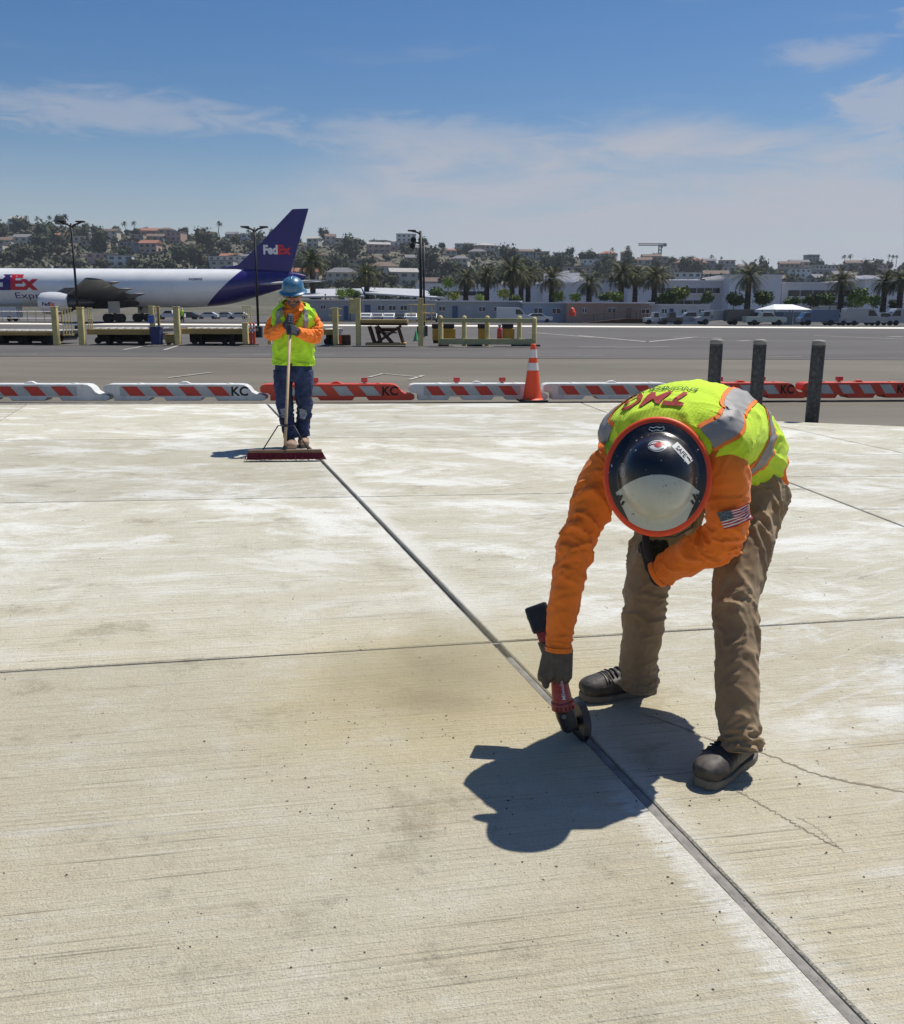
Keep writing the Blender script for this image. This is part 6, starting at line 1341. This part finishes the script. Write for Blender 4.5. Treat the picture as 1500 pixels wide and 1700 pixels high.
PALMS = [(518, 437, 36, 168, 'palm directly behind the blue hard hat'), (608, 457, 33, 165, 'palm behind the canopy roof, next after the one at the hard hat'), (773, 464, 30, 172, 'palm just past the twin dark lamp posts'), (808, 460, 27, 178, 'slim palm between the lamp posts and the tall palm clump'), (850, 452, 36, 168, 'tallest palm of the middle clump behind the grey trailer'), (865, 462, 28, 176, 'shorter palm tucked into the middle clump'), (877, 455, 30, 180, 'dark palm at the back of the middle clump'), (916, 464, 32, 166, 'palm with pale lower fronds behind the blue-grey trailer'), (978, 472, 30, 164, 'low palm behind the brown trailer'), (1032, 457, 32, 170, 'thick dark palm behind the far end of the brown trailer'), (1055, 460, 30, 176, 'palm half hidden between two others below the crane'), (1087, 462, 34, 166, 'palm with tan fronds below the crane'), (1243, 461, 34, 160, 'big palm in front of the tall plain terminal block'), (1398, 467, 32, 160, 'palm in front of the long window band past the tent'), (1469, 470, 29, 162, 'palm before the terminal block with rooftop units'), (1496, 466, 33, 160, 'palm cut off by the picture edge')]
for i, (px, py, rp, Y, lab) in enumerate(PALMS):
    p = D(px, py, Y); R = rp * Y / FPX * 1.05; t = thing('date_palm', lab, 'palm', (p[0], p[1], 0), 'date palms behind the trailers'); t.rotation_euler = (0, 0, i * 1.7)
    o = bpy.data.objects.new('crown', PC[(i * 3) % 7]); COL.objects.link(o); o.parent = t; o.location = (0, 0, p[2]); o.scale = (R / 3.5, R / 3.5, R / 3.5 * (.88 + .06 * (i % 5)))
    o = bpy.data.objects.new('trunk', PT); COL.objects.link(o); o.parent = t; o.scale = (12, 12, p[2] + .1)
SHR = [with_mat(crown_mesh('foliage', 60 + i, 1, .9, 420, .16, 6, False), M_leafb) for i in range(3)]; SHD = [with_mat(crown_mesh('foliage', 70 + i, 1, .9, 420, .16, 6, True), leaf_mat('green_leaves%d' % i, (.035, .06, .015), (.07, .11, .025), (.09, .12, .03))) for i in range(2)]
for i, (px, py, rp, br, lab) in enumerate(((566, 487, 8, 1, 'yellow-green shrub under the canopy beside the hard hat'), (579, 486, 9, 1, 'bright shrub beside the canopy roof'), (592, 488, 9, 0, 'dark shrub below the second palm'), (744, 470, 9, 1, 'bright young palm tuft past the lamp posts'), (722, 487, 14, 0, 'low green bank of shrubs behind the lamp posts'), (752, 492, 9, 1, 'small bright shrub near the long trailer roof'), (796, 495, 7, 1, 'small shrub over the trailer with the blue door'), (836, 488, 10, 1, 'rounded bright shrub before the tallest palm'), (858, 496, 9, 0, 'green shrub at the foot of the palm clump'), (927, 492, 10, 1, 'yellow-green shrub over the blue-grey trailer'), (955, 494, 9, 1, 'shrub between the low palm and its neighbour'), (1020, 494, 11, 1, 'yellow-green shrub by the thick dark palm'), (1003, 492, 9, 0, 'dark shrub behind the brown trailer roof'), (1106, 494, 13, 0, 'green bushy tree above the pale grey trailer'), (1127, 489, 14, 1, 'bright green bushy tree under the window band'), (1176, 494, 11, 0, 'sparse green tree before the terminal wing'), (1218, 496, 15, 0, 'green bushy tree beside the big palm'), (1266, 494, 14, 0, 'bright bush on the far side of the big palm'), (1312, 500, 10, 0, 'dark bush behind the tent roof'), (1346, 498, 12, 0, 'dark bush past the tent roof'), (1378, 496, 13, 0, 'green palm bush before the window band'), (1425, 495, 17, 1, 'broad yellow-green bush past the window band'), (1450, 500, 12, 1, 'yellow bush beside the palm before rooftop units'), (1485, 505, 9, 0, 'small bush at the picture edge'))):
    Y = 156 + (i % 5) * 2; p = D(px, py, Y); R = rp * Y / FPX * 1.1; t = thing('ornamental_shrub', lab, 'shrub', (p[0], p[1], 0), 'shrubs between the trailers and buildings'); t.rotation_euler = (0, 0, i * 2.1)
    o = bpy.data.objects.new('foliage', (SHR[i % 3] if br else SHD[i % 2])); COL.objects.link(o); o.parent = t; o.location = (0, 0, p[2]); o.scale = (R * 1.1, R * 1.1, R)
    o = bpy.data.objects.new('stem', TRK); COL.objects.link(o); o.parent = t; o.location = (0, 0, p[2] * .9); o.scale = (1.2, 1.2, p[2])
# ================================================================== VEHICLES
PROF = {'car': (4.6, 1.85, [(0, .35), (0, .85), (.15, .95), (1.1, 1.02), (1.75, 1.48), (3.4, 1.50), (4.2, 1.05), (4.6, .95), (4.6, .35)], [(1.30, 1.05), (1.85, 1.42), (3.3, 1.44), (3.85, 1.07)], .33),
        'van': (5.6, 2.0, [(0, .4), (0, 1.0), (.2, 1.15), (1.0, 1.30), (1.7, 2.25), (2.0, 2.42), (5.5, 2.45), (5.6, 2.3), (5.6, .4)], [(1.2, 1.35), (1.75, 2.1), (2.5, 2.15), (2.5, 1.35)], .36),
        'pickup': (5.7, 1.95, [(0, .45), (0, 1.0), (.2, 1.12), (1.5, 1.18), (2.1, 1.80), (3.4, 1.82), (3.6, 1.2), (5.65, 1.2), (5.7, .45)], [(1.7, 1.22), (2.2, 1.72), (3.3, 1.74), (3.4, 1.22)], .39),
        'box_truck': (5.4, 2.1, [(0, .45), (0, 1.0), (.3, 1.15), (.6, 1.75), (1.5, 1.8), (1.55, 2.2), (5.4, 2.2), (5.4, .5)], [(.45, 1.15), (.75, 1.68), (1.35, 1.7), (1.35, 1.15)], .40),
        'tanker': (7.0, 2.2, [(0, .45), (0, 1.0), (.8, 1.15), (1.1, 1.9), (2.1, 1.95), (2.2, .9), (2.4, .9), (2.4, 2.1), (6.9, 2.1), (7.0, .8)], [(.95, 1.2), (1.2, 1.82), (1.9, 1.84), (1.9, 1.2)], .42),
        'tug': (3.2, 1.7, [(0, .35), (0, .95), (1.1, 1.0), (1.25, 1.75), (2.1, 1.78), (2.2, 1.0), (3.2, .95), (3.2, .35)], [(1.3, 1.05), (1.4, 1.65), (2.0, 1.66), (2.05, 1.05)], .36)}
VM = {}
def vehicle(kind, px, Y, col, label, flip=False, rz=0.0, cat=None, py=None):
    L_, W_, P, win, wr = PROF[kind]; p = D(px, 530, Y); key = (kind, col, flip)
    t = thing({'car': 'parked_car', 'van': 'parked_van', 'pickup': 'pickup_truck', 'box_truck': 'box_truck', 'tanker': 'fuel_truck', 'tug': 'baggage_tug'}[kind], label, cat or {'car': 'car', 'van': 'van', 'tug': 'tug'}.get(kind, 'truck'), (p[0], Y, 0), 'vehicles parked along the far edge', rz)
    fx = (lambda x: L_ / 2 - x) if flip else (lambda x: x - L_ / 2)
    if key not in VM:
        m = pm('vehicle_paint_%d_%d_%d' % tuple(int(c * 100) for c in col), col, .35, var=.05, vs=1, coat=.5)
        VM[key] = [('body', with_mat(MB().prism([(fx(x), z) for x, z in P], 'y', -W_ / 2, W_ / 2).mesh('body', .06, 2), m), (0, 0, 0))]
        for s_ in (-1, 1): VM[key].append(('side_window', with_mat(MB().prism([(fx(x), z) for x, z in win], 'y', s_ * W_ / 2 - .012, s_ * W_ / 2 + .012).mesh('side_window'), M_pane), (0, 0, 0)))
        ws = [(P[3][0], P[3][1] + .05), (P[4][0], P[4][1] - .06)] if kind in ('car', 'van', 'pickup') else [(win[0][0] - .12, win[0][1]), (win[1][0] - .12, win[1][1])]
        VM[key].append(('windscreen', with_mat(MB().prism([(fx(ws[0][0] - .02), ws[0][1]), (fx(ws[1][0] - .02), ws[1][1]), (fx(ws[1][0] + .04), ws[1][1]), (fx(ws[0][0] + .04), ws[0][1])], 'y', -W_ * .42, W_ * .42).mesh('windscreen'), M_pane), (0, 0, 0)))
        wm = with_mat(MB().tube([(0, -.11, 0), (0, .11, 0)], wr, 16).mesh('wheel'), M_rub)
        for x in (L_ * .19, L_ * .79):
            for s_ in (-1, 1): VM[key].append(('wheel', wm, (fx(x), s_ * (W_ / 2 - .08), wr)))
        hm = with_mat(MB().box((0, 0, 0), (.06, .32, .16)).mesh('headlight'), M_white)
        for s_ in (-1, 1): VM[key].append(('headlight', hm, (fx(-.01), s_ * W_ * .36, P[1][1] - .12)))
    t.scale = (.88, .88, .88)
    for n_, me, lc in VM[key]: o = bpy.data.objects.new(n_, me); COL.objects.link(o); o.parent = t; o.location = lc
    return t
VW, VS, VD, VB, VGn = (.62, .62, .60), (.34, .35, .36), (.035, .035, .04), (.04, .09, .19), (.40, .46, .40)
PI = math.pi
for a in [('van', 852, 138, VW, 'white van parked before the long grey trailer', True), ('car', 893, 140, VW, 'white car behind the white van, hood showing', True), ('box_truck', 4, 128, VW, 'white truck cut by the picture edge under the aircraft'), ('pickup', 283, 168, VW, 'white pickup seen under the fuselage past the landing gear'), ('car', 312, 172, VD, 'dark car under the fuselage behind the vested figure'), ('car', 345, 185, VW, 'white car under the purple tail boundary'), ('car', 372, 190, VS, 'silver car under the purple tail'), ('car', 396, 186, VW, 'white car under the rear fuselage near the lamp post'),
          ('tug', 1086, 126, VW, 'small white cart parked below the brown trailer ramp'), ('tug', 1113, 124, VD, 'dark low baggage tug before the pale grey trailer'), ('pickup', 1146, 126, VS, 'grey pickup before the pale grey trailer'), ('tanker', 1192, 124, VS, 'silver truck with long tank body before the terminal wing'), ('box_truck', 1234, 122, VD, 'dark service truck below the big palm', True), ('pickup', 1268, 119, VGn, 'pale green pickup before the tent', True), ('box_truck', 1356, 120, VB, 'blue box truck parked just past the tent'), ('tug', 1385, 120, VS, 'silver tug parked behind the blue box truck'), ('van', 1432, 120, VS, 'grey van past the tug, facing the picture edge', True), ('pickup', 1462, 122, VS, 'silver utility truck near the picture edge', True), ('van', 1492, 122, VS, 'grey van cut by the picture edge'), ('car', 1404, 130, VS, 'silver car partly hidden behind tug and van')]:
    vehicle(*a)
for i, (px, c_) in enumerate(((608, VW), (627, VS), (646, VW), (664, VD), (683, VW))): vehicle('car', px, 142 + (i % 2), c_, ('white', 'silver', 'white', 'dark', 'white')[i] + ' car facing out in the row above the lift table, ' + ORD[i] + ' from its left', rz=PI / 2)
vehicle('car', 716, 141, VD, 'dark car between the guard post and the olive railing', rz=PI / 2)
# barrier fence and steps under the aircraft
t = thing('low_fence', 'low pale pipe fence beyond the docks under the aircraft', 'fence', (float(D(60, 530, 115)[0]), 115, 0))
for k in range(9): x = float(D(-10 + k * 14, 530, 115)[0]); MB().tube([(x, 115, 0), (x, 115, 1.4)], .05, 6).build('post', M_steel, t)
for z_ in (.55, 1.35): MB().tube([(float(D(-12, 530, 115)[0]), 115, z_), (float(D(104, 530, 115)[0]), 115, z_)], .045, 6).build('rail', M_bldl, t)
fin(t)
# far figure in a vest under the fuselage
f0 = D(303, 533, 122); F2 = thing('person', 'tiny distant figure in lime vest and dark trousers under the fuselage', 'person', (f0[0], 122, 0)); x = f0[0]
v_ = lambda a, b, c: np.array([x + a, 122 + b, c])
union('body', [capsule(v_(0, 0, 1.62), v_(0, 0, 1.68), .09, .09), capsule(v_(0, 0, 1.45), v_(0, 0, 1.6), .06, .06)] + chain([v_(0, 0, .95), v_(0, 0, 1.2), v_(0, 0, 1.42)], [.15, .15, .15]) + chain([v_(-.17, 0, 1.42), v_(-.24, 0, 1.15), v_(-.22, -.1, .92)], [.06, .05, .04]) + chain([v_(.17, 0, 1.42), v_(.24, 0, 1.15), v_(.22, -.1, .92)], [.06, .05, .04]) + chain([v_(-.09, 0, .95), v_(-.10, 0, .5), v_(-.11, 0, .06)], [.10, .075, .06]) + chain([v_(.09, 0, .95), v_(.12, 0, .5), v_(.14, 0, .06)], [.10, .075, .06]), pm('dark_work_clothes', (.03, .03, .04), .9), F2, .03, 1)
union('vest', [capsule(v_(0, 0, 1.0), v_(0, 0, 1.4), .20, .21)], M_limed, F2, .03, 1); union('hard_hat', [capsule(v_(0, 0, 1.72), v_(0, 0, 1.75), .12, .10)], M_cw, F2, .02, 1); worldly(F2)
# dust thrown up by the saw, hanging low over the slab
dc = G(745, 1130)
DU = MB().box((float(dc[0]), float(dc[1]), .12), (1.7, 1.5, .235)).build('dust_cloud', None); DU.data.materials.clear()
md_ = bpy.data.materials.new('tan_dust'); md_.use_nodes = True; nt = md_.node_tree; nt.nodes.remove(nt.nodes['Principled BSDF']); vp = nt.nodes.new('ShaderNodeVolumePrincipled'); vp.inputs['Color'].default_value = (.97, .86, .58, 1); vp.inputs['Anisotropy'].default_value = .3
ge_ = nt.nodes.new('ShaderNodeTexCoord'); mp_ = nt.nodes.new('ShaderNodeMapping'); mp_.inputs['Location'].default_value = (-float(dc[0]) / .62, -float(dc[1]) / .50, -.03 / .18); mp_.inputs['Scale'].default_value = (1 / .62, 1 / .50, 1 / .18); nt.links.new(ge_.outputs['Object'], mp_.inputs[0])
ln_ = nt.nodes.new('ShaderNodeVectorMath'); ln_.operation = 'LENGTH'; nt.links.new(mp_.outputs[0], ln_.inputs[0])
nz_ = nt.nodes.new('ShaderNodeTexNoise'); nz_.inputs['Scale'].default_value = 3.2; nz_.inputs['Detail'].default_value = 3; nt.links.new(ge_.outputs['Object'], nz_.inputs['Vector'])
m1 = nt.nodes.new('ShaderNodeMath'); m1.operation = 'MULTIPLY_ADD'; nt.links.new(nz_.outputs['Fac'], m1.inputs[0]); m1.inputs[1].default_value = 1.5; m1.inputs[2].default_value = .25
m2 = nt.nodes.new('ShaderNodeMath'); m2.operation = 'SUBTRACT'; nt.links.new(m1.outputs[0], m2.inputs[0]); nt.links.new(ln_.outputs['Value'], m2.inputs[1])
m3 = nt.nodes.new('ShaderNodeMapRange'); m3.inputs[1].default_value = 0; m3.inputs[2].default_value = 1.0; m3.inputs[3].default_value = 0; m3.inputs[4].default_value = 1.7; nt.links.new(m2.outputs[0], m3.inputs[0])
nt.links.new(m3.outputs[0], vp.inputs['Density']); nt.links.new(vp.outputs[0], nt.nodes['Material Output'].inputs['Volume']); DU.data.materials.append(md_); tag(DU, 'thin tan dust cloud hanging over the slab beside the saw', 'dust', kind='stuff')
# thin air between here and the hills
HZ = MB().box((0, 1850, 55), (6400, 4700, 130)).build('haze', None); HZ.data.materials.clear()
mh = bpy.data.materials.new('thin_haze'); mh.use_nodes = True; nt = mh.node_tree; nt.nodes.remove(nt.nodes['Principled BSDF']); pv_ = nt.nodes.new('ShaderNodeVolumePrincipled'); pv_.inputs['Color'].default_value = (.80, .88, 1, 1); pv_.inputs['Density'].default_value = .00013; pv_.inputs['Anisotropy'].default_value = .2
nt.links.new(pv_.outputs[0], nt.nodes['Material Output'].inputs['Volume']); HZ.data.materials.append(mh); tag(HZ, 'faint pale haze in the air over the airfield', 'haze', kind='stuff')
